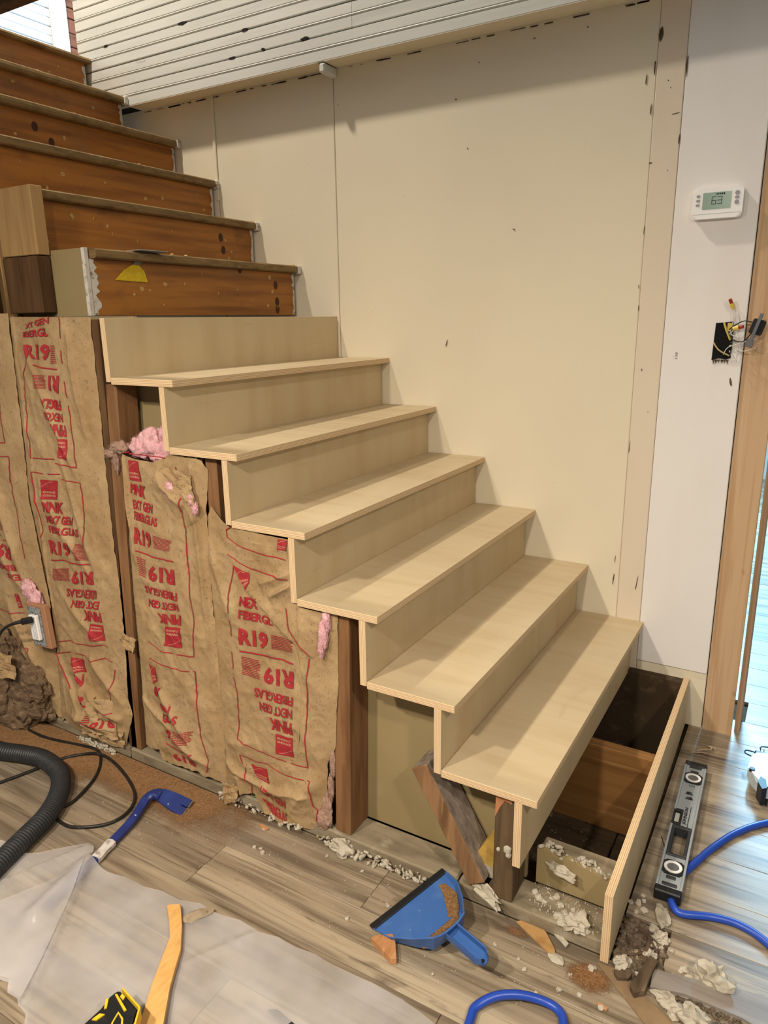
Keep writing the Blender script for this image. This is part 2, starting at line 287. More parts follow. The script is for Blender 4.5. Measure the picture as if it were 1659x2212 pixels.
for k in range(9, 15):
    yl = -.972 if k < 10 else (-.976 if k == 10 else -.985); yr = -.001 if k < 13 else -.081
    x = fx(k); zt = k * RISE
    bm = NB(); t_ = .027
    prism(bm, [(x - DEP, zt), (x - .006, zt), (x - .001, zt - .004), (x, zt - t_ / 2), (x - .001, zt - t_ + .004), (x - .006, zt - t_), (x - DEP, zt - t_)] if k < 14 else [(x - .12, zt - .016), (x - .12, zt), (x - .004, zt), (x, zt - .008), (x - .004, zt - .016)], 'y', yl + .003, yr - .001)
    tr = obj('old_tread', bm, OLDT, st); tr['label'] = 'worn old tread with dirty brown edge'
    bm = NB(); box(bm, x - .05, x - .03, yl, yr - .013, (k - 1) * RISE + .0005 if k > 9 else 1.389, zt - (t_ if k < 14 else .016), bev=.001)
    ri = obj('old_riser', bm, OLD, st); ri['label'] = 'orange-brown stained pine riser with paint remnants'
    # painted ends, filler spots and staples on the riser face
    zz0 = (k - 1) * RISE + .002 if k > 9 else 1.391; zz1 = zt - t_ - .001
    for side in (0, 1):
        if side == 0 and k > 10: continue
        bm = NB(); n = 14; w = .018 if side else .028; y0 = yr - .0135 if side else yl; sg = -1 if side else 1
        zs = [zz0 + (zz1 - zz0) * q / n for q in range(n + 1)]
        a = [bm.verts.new((x - .0292, y0, q)) for q in zs]; b = [bm.verts.new((x - .0292, y0 + sg * w * (.35 + .65 * rng.random()), q)) for q in zs]
        for q in range(n): bm.faces.new((a[q], a[q + 1], b[q + 1], b[q]))
        obj('paint_remnant', bm, PAINT, ri)
    bm = NB()
    for q in range(7):
        yy = rng.uniform(yl + .06, yr - .04); zq = rng.uniform(zz0 + .02, zz1 - .02); rr = rng.uniform(.004, .0095)
        A, Bv = prism(bm, [(yy + math.cos(a) * rr * rng.uniform(.6, 1.2), zq + math.sin(a) * rr * rng.uniform(.6, 1.2)) for a in [2 * PI * c / 8 for c in range(8)]], 'x', x - .0285, x - .03)
    for q in range(7):
        yy = rng.uniform(yl + .06, yr - .04); zq = rng.uniform(zz0 + .02, zz1 - .02)
        box(bm, x - .03, x - .0275, yy, yy + .0012, zq, zq + .008)
    o = obj('filler_spot', bm, SPOT, ri); o['kind'] = 'stuff'; o['label'] = 'yellowish filler dabs and staples'
    if k in (9, 10, 12):
        bm = NB(); nks = {9: [(-.13, 1.5), (-.125, 1.44), (-.125, 1.41), (-.33, 1.55)], 10: [(-.2, 1.68), (-.19, 1.635)], 12: [(-.6, 1.99), (-.66, 2.03)]}[k]
        for yy, zq in nks:
            prism(bm, [(yy + math.cos(a) * .012, zq + math.sin(a) * .016) for a in [2 * PI * c / 12 for c in range(12)]], 'x', x - .0294, x - .03)
        o = obj('wood_knot', bm, mat('pine_knot', '3a1d0c', [('57300f', (200, 200, 200), .4, .7, .8)], rough=.5), ri); o['kind'] = 'stuff'
    # white painted nub left where the old skirting met each nosing
    if k < 14:
        bm = NB(); box(bm, x - .02, x + .003, yr - .022, yr - .0005, zt - .03, zt + .001, bev=.003); obj('painted_end', bm, PAINT, tr)
    # sawn debris along the front edge
# ---------------------------------------------------------------- stud wall under the near side of the stairs
wl = struct('wall_left')
def stud(x0, x1, z0, z1, m=STUDM, y0=-1.075, y1=-.988, lean=0.0, name='stud'):
    bm = NB(); v = box(bm, x0, x1, y0, y1, z0, z1, bev=.002)
    for q in bm.verts: q.co.x += lean * (q.co.z - z1)
    return obj(name, bm, m, wl)
stud(-.543, -.495, .041, .6795, lean=.022)
stud(-1.287, -1.243, .041, 1.204, STUDM, lean=.06, y1=-1.002); stud(-1.327, -1.29, .041, 1.378, STUDD, lean=.03, y1=-1.002)
stud(-.932, -.892, .041, 1.03); stud(-1.735, -1.69, .041, 1.37, STUDD); stud(-2.1, -2.06, .041, 1.6, STUDD)
stud(-1.745, -1.572, 1.563, 1.752, STUDL, y0=-1.03, y1=-.99, name='blocking'); stud(-1.738, -1.574, 1.4, 1.56, STUDD, y0=-1.035, y1=-.99, name='blocking')
stud(-1.95, -1.75, 1.2, 1.73, STUDL, y0=-1.035, y1=-.99, name='blocking')
for x0, x1 in ((-2.6, -1.36), (-1.355, -.2), (-.195, .165)):
    bm = NB(); box(bm, x0, x1, -1.083, -.988, .001, .04, bev=.004); obj('sole_plate', bm, DUSTY, wl)
# back face of the gypsum board on the stair side, cut to the steps
def back_panel(x0, x1, pts):
    bm = NB(); prism(bm, pts, 'y', -.986, -.9735); return obj('drywall_panel', bm, DRYB, wl)
pts = [(-.028, .041)]
pts.append((-.028, .162)); 
prof = [(-.0545, .041), (-.0545, .349 - TH)]
for k in range(2, 7):
    xb = fx(k) - DEP - TH - .001
    prof += [(xb, k * RISE - TH - .001), (xb, (k + 1) * RISE - TH - .001)]
xe = fx(7) - DEP - TH - .001
prof += [(xe, 7 * RISE - TH - .001), (xe, 1.386), (-1.9, 1.386), (-1.9, .041)]
back_panel(0, 0, prof)
bm = NB(); prism(bm, [(-1.9, 1.3885), (-1.9, 1.7), (-1.628, 1.7), (-1.628, 1.5765), (-1.4265, 1.5765), (-1.4265, 1.3885)], 'y', -.986, -.9735); obj('drywall_panel', bm, DRYB, wl)
bm = NB(); box(bm, -1.44, -1.4262, -.9865, -.9725, 1.3886, 1.577, bev=.001); obj('cut_edge', bm, PAINT, wl)
bm = NB(); box(bm, -1.64, -1.627, -.9905, -.9865, 1.565, 1.76, bev=.001); obj('cut_edge', bm, PAINT, wl)
# low remnant of that board under the missing bottom tread, with a crumbled plaster top
bm = NB(); n = 30; top = []
for q in range(n + 1):
    x = -.03 + .185 * q / n; top.append((x, .138 + .012 * nz(x, 3, 0, 30) - .02 * (q / n)))
prism(bm, [(-.03, .041)] + top + [(.155, .041)], 'y', -.986, -.9735); obj('drywall_panel', bm, DRYB, wl)
bm = NB(); 
for q in range(46):
    t = q / 45; x = -.025 + .178 * t; r = .003 + .0055 * rng.random()
    m4 = Matrix.Translation((x, -.978 + rng.uniform(-.008, .02), .136 - .02 * t + rng.uniform(-.004, .01))) @ Matrix.Rotation(rng.random() * 6, 4, Vector((rng.random(), rng.random(), 1))) @ Matrix.Diagonal((1.6, .8, .7, 1))
    bmesh.ops.create_icosphere(bm, subdivisions=1, radius=r, matrix=m4)
obj('plaster_edge', bm, PLASTER, wl)['kind'] = 'stuff'
# ---------------------------------------------------------------- floor: laminate planks, pit below the steps
fl = struct('floor')
bm = NB(); box(bm, -3.2, 2.2, -3.2, -1.086, -.03, -.012); box(bm, .166, 2.2, -1.086, .2, -.03, -.012); box(bm, .2, 2.2, .2, 6.5, -.03, -.012)
box(bm, -3.2, .16, -1.095, -.986, -.2, -.0005); box(bm, -3.2, -.9, -1.0, .02, -.2, -.05); obj('underlay', bm, SUB, fl)
meshes = {}
def plank(x0, x1, y0, y1):
    key = (round(x1 - x0, 4), round(y1 - y0, 4))
    if key not in meshes:
        bm = NB(); box(bm, 0, key[0] - .0012, 0, key[1] - .0012, -.0115, 0, bev=.0008)
        me = bpy.data.meshes.new('plank'); bmesh.ops.recalc_face_normals(bm, faces=bm.faces); bm.to_mesh(me); bm.free(); me.materials.append(LAM); meshes[key] = me
    o = bpy.data.objects.new('plank', meshes[key]); o.location = (x0, y0, 0); link(o, fl)
PW, PL = .15, 1.22
row = 0; y = -1.08 - 8 * PW
offs = [.0, .43, .86, .21, .64, 1.07, .35, .78]
while y < 4.4:
    xmin, xmax = -3.0, 1.9
    if y > -1.09 and y < .05: xmin = .1745
    if y >= .05: xmin = .34 if y < .2 else -.4
    if abs(y + 1.08) < .01: xmin = .278
    if y > 2.2: xmin = -.4
    x = -3.6 + offs[row % 8]
    while x < xmax:
        a, b = max(x, xmin), min(x + PL, xmax)
        if b - a > .02:
            yy1 = y + PW
            if -.05 < y < .05 : yy1 = min(yy1, y + PW)
            plank(a, b, y, yy1)
        x += PL
    y += PW; row += 1
# pit: old boards, a pine divider and a dark stringer against the wall
pit = fl
yb = -.97
while yb < -.06:
    bm = NB(); w = .085 + rng.random() * .02; box(bm, -.9, .06 + rng.uniform(-.02, .02), yb, yb + w - .004, -.135, -.115 + rng.uniform(0, .006), bev=.002); obj('old_board', bm, SUB, pit); yb += w
bm = NB(); box(bm, .066, .168, -.97, -.03, -.14, -.122, bev=.002); obj('old_board', bm, SUB, pit)
bm = NB(); box(bm, -.9, .17, -1.0, .02, -.2, -.141); obj('pit_bottom', bm, DARKGAP, pit)
bm = NB(); box(bm, -.5, .153, -.52, -.482, -.112, .158, bev=.002); obj('divider_board', bm, mat('divider_pine', '8c6336', [('6a4522', (2, 60, 30), .45, .7, .7, 5), ('b58a56', (3, 60, 60), .6, .75, .5)], rough=.7), pit)
bm = NB(); box(bm, -.9, .153, -.032, .001, -.13, .172, bev=.002); obj('wall_stringer', bm, SUB, pit)
bm = NB(); box(bm, -.03, .155, -.972, -.915, -.11, .122, bev=.004); obj('edge_joist', bm, DUSTY, pit)

# print on the paper, measured on the wall plane (x, z)
PRINT = json.loads('[["B","t","XT GEN",[-1.5926,1.3668,-1.4681,1.3896,-1.4713,1.3691,-1.5915,1.3545]],["B","t","IBERGL",[-1.6073,1.3467,-1.4751,1.36,-1.4807,1.3335,-1.6109,1.3312]],["B","t","R19",[-1.6056,1.3109,-1.476,1.3131,-1.486,1.2657,-1.5971,1.27]],["B","m",10,[-1.4736,1.3103,-1.4567,1.3104,-1.4581,1.2579,-1.4828,1.2574]],["B","l",0.0038,[-1.5653,1.2524,-1.5256,1.2459,-1.4614,1.242]],["B","m",10,[-1.5693,1.2257,-1.5147,1.2246,-1.5235,1.1833,-1.5786,1.1839]],["B","t","R1",[-1.4641,1.1734,-1.5106,1.1801,-1.5013,1.2238,-1.4555,1.2249]],["B","t","FIBGLA",[-1.4666,1.1238,-1.5446,1.131,-1.5426,1.1582,-1.4642,1.1541]],["B","t","NEXGEN",[-1.4639,1.0897,-1.5441,1.0963,-1.541,1.12,-1.4645,1.1153]],["B","t","PINK",[-1.4552,1.0472,-1.513,1.052,-1.5051,1.0861,-1.4579,1.0815]],["B","p",0,[-1.4877,1.0425,-1.4541,1.0411,-1.4565,0.9785,-1.5076,0.9831]],["B","l",0.0028,[-1.5925,1.2725,-1.6188,1.2318,-1.6399,1.1643,-1.6443,1.1187,-1.6488,1.0546,-1.6519,0.9685]],["B","l",0.0028,[-1.6433,0.9692,-1.5279,0.9763]],["B","l",0.0035,[-1.5225,0.9639,-1.4247,0.96]],["B","l",0.0028,[-1.4266,1.3845,-1.4295,1.3289]],["B","l",0.0028,[-1.4339,1.2943,-1.4324,1.2595]],["B","l",0.0028,[-1.4325,1.209,-1.4314,1.1639]],["B","l",0.0028,[-1.4329,1.1411,-1.4341,1.0585,-1.4261,0.9623]],["B","l",0.0028,[-1.6535,0.9245,-1.5953,0.9247]],["B","l",0.0028,[-1.5703,0.9271,-1.5114,0.9314]],["B","l",0.0028,[-1.5026,0.9168,-1.4202,0.9135,-1.4207,0.8458,-1.4303,0.7255]],["B","l",0.0028,[-1.6535,0.9245,-1.6532,0.8318,-1.6451,0.7341,-1.6558,0.7104,-1.6596,0.6281,-1.6598,0.5069,-1.6619,0.373]],["B","p",0,[-1.6128,0.9045,-1.5276,0.9104,-1.5464,0.8481,-1.6151,0.843]],["B","t","PINK",[-1.6169,0.8347,-1.5156,0.8419,-1.5249,0.8056,-1.6201,0.8005]],["B","t","NEXT GEN",[-1.614,0.7904,-1.4732,0.8029,-1.4795,0.7743,-1.6131,0.7654]],["B","t","FIBERGLAS",[-1.607,0.7586,-1.4492,0.7691,-1.4523,0.7427,-1.6048,0.7356]],["B","t","R19",[-1.6173,0.7104,-1.4972,0.7196,-1.5076,0.6705,-1.6158,0.6638]],["B","m",12,[-1.4825,0.7178,-1.4306,0.7236,-1.4216,0.6734,-1.4871,0.6629]],["B","l",0.0038,[-1.6183,0.6418,-1.5496,0.6528,-1.5016,0.6496,-1.4189,0.6604]],["B","m",11,[-1.6157,0.614,-1.5297,0.6298,-1.5237,0.5877,-1.62,0.5735]],["B","t","R19",[-1.4151,0.5951,-1.5193,0.5786,-1.5145,0.6246,-1.4087,0.6419]],["B","t","IBERGLAS",[-1.4145,0.548,-1.5574,0.5306,-1.554,0.5583,-1.4091,0.5787]],["B","t","EXT GEN",[-1.4099,0.5143,-1.5346,0.4994,-1.5298,0.5245,-1.4052,0.5415]],["B","t","PINK",[-1.3996,0.4732,-1.4841,0.4654,-1.4773,0.5022,-1.4016,0.5062]],["B","p",0,[-1.4529,0.4605,-1.4013,0.463,-1.3962,0.4133,-1.4657,0.4005]],["B","l",0.0028,[-1.642,0.3533,-1.5671,0.3747,-1.543,0.3699,-1.4713,0.3804,-1.4089,0.3962,-1.3941,0.391]],["B","l",0.0028,[-1.6533,0.3086,-1.575,0.3346]],["B","l",0.0028,[-1.5494,0.3361,-1.5036,0.3375,-1.4769,0.3268,-1.4111,0.3485,-1.385,0.3404]],["B","l",0.0028,[-1.6537,0.307,-1.6317,0.2649,-1.602,0.1955]],["B","l",0.0028,[-1.379,0.3131,-1.3976,0.241,-1.4137,0.18]],["B","p",0,[-1.5798,0.314,-1.5168,0.3216,-1.5152,0.2744,-1.5775,0.2668]],["B","t","PIN",[-1.5725,0.2553,-1.5251,0.2659,-1.5283,0.2258,-1.569,0.2334]],["B","t","R",[-1.5403,0.1952,-1.5032,0.2036,-1.5066,0.1615,-1.5532,0.1485]],["B","t","R19",[-1.3932,0.1105,-1.4958,0.0937,-1.4826,0.1214,-1.4166,0.1385]],["B","m",5,[-1.5448,0.1136,-1.4958,0.1293,-1.4988,0.1006,-1.5465,0.0928]],["B","l",0.0028,[-1.5246,0.1432,-1.4583,0.1553,-1.3963,0.1645]],["A","l",0.0028,[-1.7705,1.1333,-1.7758,1.0079,-1.8033,1.0045]],["A","l",0.0028,[-1.8146,0.9603,-1.7703,0.9626,-1.7771,0.881]],["A","l",0.0028,[-1.7723,0.9419,-1.7748,0.8318,-1.7694,0.7056,-1.7642,0.6228]],["A","m",6,[-1.8705,0.7408,-1.8362,0.7481,-1.8339,0.7109,-1.8789,0.7077]],["A","l",0.0028,[-1.8835,0.6895,-1.8621,0.6911]],["A","l",0.0028,[-1.8566,0.6758,-1.8162,0.6801]],["A","t","R9",[-1.8172,0.6099,-1.8938,0.6155,-1.8794,0.6651,-1.8143,0.6601]],["A","t","IBERGL",[-1.8005,0.5743,-1.9143,0.5686,-1.9083,0.5922,-1.8071,0.5947]],["A","t","EXT",[-1.7847,0.5444,-1.8643,0.5409,-1.8719,0.5577,-1.7912,0.5655]],["A","p",0,[-1.8449,0.4854,-1.8233,0.4879,-1.8134,0.4412,-1.8336,0.4348]],["A","l",0.0028,[-1.9547,0.41,-1.8815,0.4122,-1.8138,0.4197]],["A","l",0.0028,[-1.8582,0.311,-1.8264,0.3056,-1.7966,0.2967,-1.8038,0.2445,-1.7894,0.2004,-1.7608,0.1405]],["C","l",0.0028,[-1.2304,1.0171,-1.1954,1.0241]],["C","l",0.0028,[-1.1978,1.0193,-1.1101,1.0206,-1.0562,1.0193]],["C","p",0,[-1.2023,1.0012,-1.1587,1.0014,-1.1588,0.9438,-1.2112,0.9433]],["C","t","PINK",[-1.2075,0.9341,-1.1455,0.9321,-1.1543,0.8942,-1.2118,0.9059]],["C","t","EXT GEN",[-1.2066,0.8883,-1.1243,0.8834,-1.1281,0.8553,-1.2067,0.8602]],["C","t","FIBERGLAS",[-1.2047,0.8551,-1.1107,0.8455,-1.1109,0.8197,-1.208,0.8288]],["C","t","R19",[-1.2121,0.8065,-1.1408,0.7997,-1.1496,0.7491,-1.2139,0.755]],["C","m",9,[-1.1333,0.7939,-1.0586,0.7888,-1.0691,0.757,-1.1355,0.7537]],["C","l",0.0038,[-1.2098,0.7354,-1.1508,0.7282,-1.0579,0.7294]],["C","l",0.0028,[-0.9889,0.9416,-1.007,0.8611,-1.0031,0.8288,-1.008,0.7249]],["C","l",0.0028,[-1.0233,0.9961,-1.0164,0.9639]],["C","m",10,[-1.2102,0.7187,-1.1743,0.7155,-1.1791,0.6575,-1.2099,0.6612]],["C","t","R19",[-1.0616,0.6574,-1.1677,0.6526,-1.1616,0.7017,-1.0571,0.7068]],["C","t","FIBERGLAS",[-1.0603,0.6095,-1.1928,0.6105,-1.1919,0.6339,-1.0594,0.6356]],["C","t","NEXT GEN",[-1.0581,0.579,-1.1848,0.5679,-1.1812,0.5939,-1.0604,0.6001]],["C","t","PINK",[-1.056,0.5365,-1.1418,0.5282,-1.1482,0.5574,-1.0528,0.5684]],["C","p",0,[-1.1169,0.5227,-1.0585,0.5295,-1.0644,0.4632,-1.1341,0.4564]],["C","l",0.0028,[-1.007,0.7782,-1.0102,0.6415,-1.006,0.5522,-1.0153,0.45,-1.0834,0.4395]],["C","l",0.0028,[-1.1005,0.4384,-1.1487,0.4369,-1.2047,0.4523]],["C","l",0.0028,[-1.203,0.401,-1.1545,0.3936,-1.1057,0.3962,-1.0723,0.3925,-1.0381,0.3992]],["C","l",0.0028,[-1.023,0.4014,-1.0163,0.4025,-1.0225,0.2057]],["C","p",0,[-1.205,0.3813,-1.1817,0.3746,-1.1787,0.3313,-1.1985,0.3172]],["C","t","IK",[-1.1961,0.3086,-1.1597,0.3141,-1.162,0.2778,-1.1985,0.2779]],["C","t","GEN",[-1.1753,0.2637,-1.1256,0.265,-1.1278,0.242,-1.1789,0.2364]],["C","t","GLAS",[-1.1731,0.2262,-1.1011,0.2385,-1.1025,0.2129,-1.1699,0.1958]],["C","t","9",[-1.1581,0.1801,-1.1375,0.1834,-1.1386,0.1459,-1.1583,0.1455]],["C","m",9,[-1.1292,0.1788,-1.049,0.199,-1.0628,0.1525,-1.1326,0.1377]],["C","l",0.0038,[-1.1626,0.1263,-1.1016,0.1174,-1.0484,0.1288]],["C","t","R19",[-1.0462,0.081,-1.1345,0.0791,-1.1462,0.1001,-1.0505,0.1096]],["C","l",0.0028,[-1.018,0.4002,-1.0219,0.185,-0.997,0.1202,-0.9976,0.0917,-1.0067,0.0758]],["D","l",0.0028,[-0.8383,0.8571,-0.8579,0.8466,-0.8554,0.8277,-0.8196,0.8113,-0.7507,0.8015,-0.6655,0.7962]],["D","l",0.0028,[-0.8599,0.7789,-0.8291,0.7688,-0.7822,0.7536,-0.7246,0.7487,-0.658,0.7468]],["D","p",0,[-0.8405,0.7536,-0.7875,0.7402,-0.7888,0.7135,-0.802,0.6907]],["D","l",0.0028,[-0.8405,0.7532,-0.8659,0.6666,-0.8679,0.6134]],["D","l",0.0028,[-0.8689,0.5926,-0.8691,0.5449]],["D","l",0.0028,[-0.8694,0.499,-0.8667,0.4507]],["D","l",0.0028,[-0.8687,0.4224,-0.8591,0.3764,-0.8605,0.342]],["D","t","NEX",[-0.8278,0.6678,-0.7659,0.6749,-0.7679,0.6419,-0.8331,0.6395]],["D","t","FIBERGL",[-0.834,0.6298,-0.7164,0.6321,-0.7166,0.6092,-0.8378,0.6027]],["D","t","R19",[-0.8365,0.5776,-0.7372,0.5836,-0.7412,0.5346,-0.8385,0.5267]],["D","m",9,[-0.7253,0.5827,-0.6503,0.5865,-0.6579,0.547,-0.7289,0.5392]],["D","l",0.0042,[-0.837,0.5098,-0.7469,0.5145,-0.6584,0.5156]],["D","m",12,[-0.8338,0.4957,-0.7739,0.4959,-0.7748,0.4391,-0.8354,0.441]],["D","t","R19",[-0.6633,0.441,-0.7608,0.4333,-0.7606,0.4825,-0.6597,0.4939]],["D","l",0.0028,[-0.6695,0.6673,-0.6607,0.6142,-0.6362,0.5781,-0.6048,0.5508]],["D","l",0.0028,[-0.6079,0.5408,-0.6168,0.4847,-0.6207,0.4091]],["D","p",0,[-0.6826,0.848,-0.6545,0.8477,-0.6601,0.8203,-0.6903,0.8196]],["D","t","FIBERGLAS",[-0.6666,0.39,-0.7941,0.385,-0.7954,0.413,-0.6655,0.4176]],["D","t","NEXT GEN",[-0.6702,0.3524,-0.7793,0.3473,-0.7793,0.3757,-0.6691,0.3799]],["D","t","PINK",[-0.6717,0.3028,-0.7453,0.3019,-0.7459,0.3391,-0.6714,0.3409]],["D","p",0,[-0.7281,0.2923,-0.6736,0.2939,-0.6755,0.2331,-0.7329,0.229]],["D","l",0.0028,[-0.8589,0.3608,-0.8663,0.2937,-0.8724,0.2309,-0.8097,0.2227,-0.7535,0.2185,-0.7032,0.2115]],["D","l",0.0028,[-0.6875,0.2116,-0.6327,0.214,-0.6317,0.3131,-0.6195,0.4434]],["D","l",0.0028,[-0.8633,0.1855,-0.813,0.1804,-0.7675,0.1862,-0.6985,0.1714,-0.6445,0.1745]],["D","l",0.0028,[-0.6303,0.1795,-0.6226,0.1796,-0.6175,0.1035,-0.607,0.0904,-0.6144,0.0519]],["D","l",0.0028,[-0.8634,0.1841,-0.8579,0.1575]],["D","l",0.0028,[-0.8463,0.1478,-0.8513,0.1243,-0.838,0.0974]],["D","l",0.0028,[-0.8318,0.0977,-0.8403,0.0496]],["D","p",0,[-0.8295,0.1642,-0.7703,0.168,-0.7647,0.1213,-0.8035,0.1258]],["D","t","NEXT GEN",[-0.7911,0.1098,-0.7044,0.0979,-0.7079,0.0649,-0.793,0.0841]],["D","t","FIBERGLAS",[-0.8005,0.0655,-0.7045,0.0495,-0.7093,0.0183,-0.7665,0.0314]]]')
FLIP = [(-1.4877, 1.0425), (-1.4529, 0.4605), (-1.1169, 0.5227), (-0.7281, 0.2923)]
# ---------------------------------------------------------------- paper-faced insulation between the studs
KRAFT = mat('kraft_paper', 'b09268', [('9c7b4e', (9, 9, 7), .42, .65, .6, 5), ('c4a677', (14, 14, 10), .52, .7, .6, 5), ('6f5a3e', (150, 150, 130), .6, .7, .55, 3), ('4e4130', (230, 230, 190), .66, .74, .6, 2)], rough=.75, bump=.25, bs=(90, 90, 70), spec=.25, k=.95, sat=.94)
INK = mat('red_print', 'a02b30', [('8e2a2a', (60, 60, 60), .5, .75, .5, 4)], rough=.7, rnd=False)
INKT = mat('paper_coloured_print', 'c98f72', rough=.8)
WOOL = mat('pink_glass_wool', 'd9a9ac', [('ad7a7c', (40, 40, 40), .5, .7, .7, 5), ('f0ccd0', (60, 60, 60), .55, .7, .6, 5), ('8d6a68', (30, 30, 30), .68, .76, .6, 4)], rough=1.0, bump=.5, bs=(260, 260, 260), spec=.05)
WOOLD = mat('dusty_wool', 'a98a78', [('7b6454', (50, 50, 50), .45, .7, .7, 5), ('c9a89c', (60, 60, 60), .6, .75, .6)], rough=1.0, bump=.5, bs=(200, 200, 200), spec=.05)
def lerp_tab(tab, v):
    if v <= tab[0][0]: return tab[0][1]
    for (a, b), (c, d) in zip(tab, tab[1:]):
        if v <= c: return b + (d - b) * (v - a) / (c - a)
    return tab[-1][1]
BAT = {
 'A': dict(xl=[(0, -2.3), (1.4, -2.3)], xr=[(0, -1.695), (.28, -1.685), (.5, -1.68), (.83, -1.712), (1.0, -1.698), (1.23, -1.69), (1.6, -1.675)], zb=[(-2.3, .16), (-1.92, .22), (-1.8, .12), (-1.7, .05)], zt=[(-2.3, 1.7), (-1.76, 1.62), (-1.735, 1.56), (-1.72, 1.4)], seed=1),
 'B': dict(xl=[(0, -1.716), (.28, -1.681), (.5, -1.671), (.83, -1.707), (1.0, -1.694), (1.23, -1.686), (1.4, -1.676)], xr=[(0, -1.385), (.06, -1.372), (.165, -1.33), (.22, -1.345), (.4, -1.328), (.58, -1.322), (.84, -1.326), (1.11, -1.319), (1.4, -1.313)], zb=[(-1.72, .05), (-1.66, .03), (-1.64, .052), (-1.6, .045), (-1.37, .03)], zt=[(-1.72, 1.375), (-1.66, 1.39), (-1.31, 1.384)], seed=2),
 'C': dict(xl=[(0, -1.283), (.16, -1.276), (.37, -1.266), (.55, -1.262), (.74, -1.256), (.94, -1.236), (1.01, -1.243)], xr=[(0, -.944), (.26, -.936), (.5, -.938), (.7, -.94), (.9, -.935), (1.02, -.915)], zb=[(-1.283, .075), (-1.19, .088), (-1.18, .055), (-1.05, .066), (-.94, .052)], zt=[(-1.25, 1.012), (-1.2, 1.006), (-1.12, 1.003), (-1.06, 1.03), (-.97, 1.026), (-.94, 1.0), (-.92, .96)], seed=3),
 'D': dict(xl=[(0, -.945), (.26, -.938), (.5, -.94), (.7, -.942), (.87, -.935), (.9, -.92)], xr=[(0, -.618), (.08, -.603), (.15, -.577), (.24, -.573), (.3, -.546), (.48, -.531), (.66, -.526), (.9, -.526)], zb=[(-.945, .04), (-.925, -.002 + .008), (-.9, .03), (-.875, .044), (-.8, .062), (-.75, .02), (-.66, .008), (-.61, .02)], zt=[(-.94, .9), (-.9, .878), (-.85, .855), (-.66, .85), (-.64, .852), (-.636, .676), (-.53, .672)], seed=4)}
FOLD = {  # crease lines x1 z1 x2 z2 height width
 'A': [(-1.95, 1.2, -1.78, .55, .02, .03), (-2.0, .8, -1.74, .45, .018, .03), (-1.88, .45, -1.72, .12, .02, .03)],
 'B': [(-1.6, 1.3, -1.44, .95, .014, .022), (-1.5, 1.0, -1.4, .62, .012, .02), (-1.62, .85, -1.42, .62, .013, .025), (-1.4, 1.35, -1.375, 1.05, .013, .014), (-1.655, 1.36, -1.655, .1, .007, .01), (-1.6, .55, -1.42, .4, .012, .03), (-1.52, .22, -1.38, .14, .03, .03), (-1.56, .3, -1.5, .12, .025, .02), (-1.6, .1, -1.4, .1, .03, .03), (-1.47, .34, -1.36, .2, .018, .03), (-1.65, .3, -1.56, .08, .015, .02)],
 'C': [(-1.235, 1.0, -1.215, .7, .016, .014), (-1.2, .55, -1.08, .36, .007, .03), (-1.17, .3, -1.04, .12, .014, .022), (-1.13, .16, -1.0, .1, .016, .02), (-.97, 1.0, -.955, .5, .012, .012), (-1.26, .25, -1.14, .18, .012, .02), (-1.09, .97, -1.0, .9, .022, .03), (-1.02, .96, -.97, .86, .016, .03)],
 'D': [(-.6, .545, -.66, .585, .006, .05, .08), (-.66, .585, -.722, .63, .009, .06, .08), (-.722, .63, -.8, .69, .009, .05, .08), (-.8, .69, -.842, .758, .007, .04, .08), (-.75, .72, -.66, .76, .018, .02), (-.72, .69, -.645, .735, .02, .014), (-.93, .8, -.87, .6, .01, .025), (-.93, .13, -.78, .1, .016, .02), (-.78, .1, -.63, .13, .018, .022), (-.88, .1, -.87, .03, .014, .015), (-.92, .2, -.8, .24, .01, .03), (-.7, .05, -.6, .2, .012, .03)]}
def surf(b, x, z):
    d = BAT[b]; xl, xr = lerp_tab(d['xl'], z), lerp_tab(d['xr'], z)
    s = min(max((x - xl) / (xr - xl), 0), 1); sd = d['seed'] * 9.7
    h = .016 * (4 * s * (1 - s)) ** .6
    cr = abs(nz(x, z, sd, 7)) + .55 * abs(nz(x + 3, z * .8, sd, 15)) + .3 * abs(nz(x, z + 5, sd, 31))
    edge = min(1, s * 9, (1 - s) * 9)
    h += (.007 * (1 - cr * 1.6) + .0015 * nz(x, z, sd + 4, 45)) * (.35 + .65 * edge)
    for x1, z1, x2, z2, a, w, *sharp in FOLD[b]:
        dx, dz = x2 - x1, z2 - z1; L2 = dx * dx + dz * dz; t = ((x - x1) * dx + (z - z1) * dz) / L2
        tc = min(max(t, 0), 1); px, pz = x - x1 - tc * dx, z - z1 - tc * dz; q = math.hypot(px, pz); sg = (px * dz - pz * dx)
        ww = w if sg > 0 else w * (sharp[0] if sharp else .42)
        h += a * math.exp(-(q / ww) ** 1.3) * math.sin(PI * min(max(.08 + .84 * t, 0), 1)) ** .5 if q < 5 * w else 0
    return max(h, .0005)
YP = -1.0765
def yclamp(x, z, y):
    # the paper tucks in under the treads and behind the risers where it meets them
    for k in range(2, 9):
        if fx(k) - DEP - TH - .004 < x < fx(k) + .004 and z > k * RISE - TH - .03 and z < k * RISE + RISE: y = max(y, YN + .004)
    return y
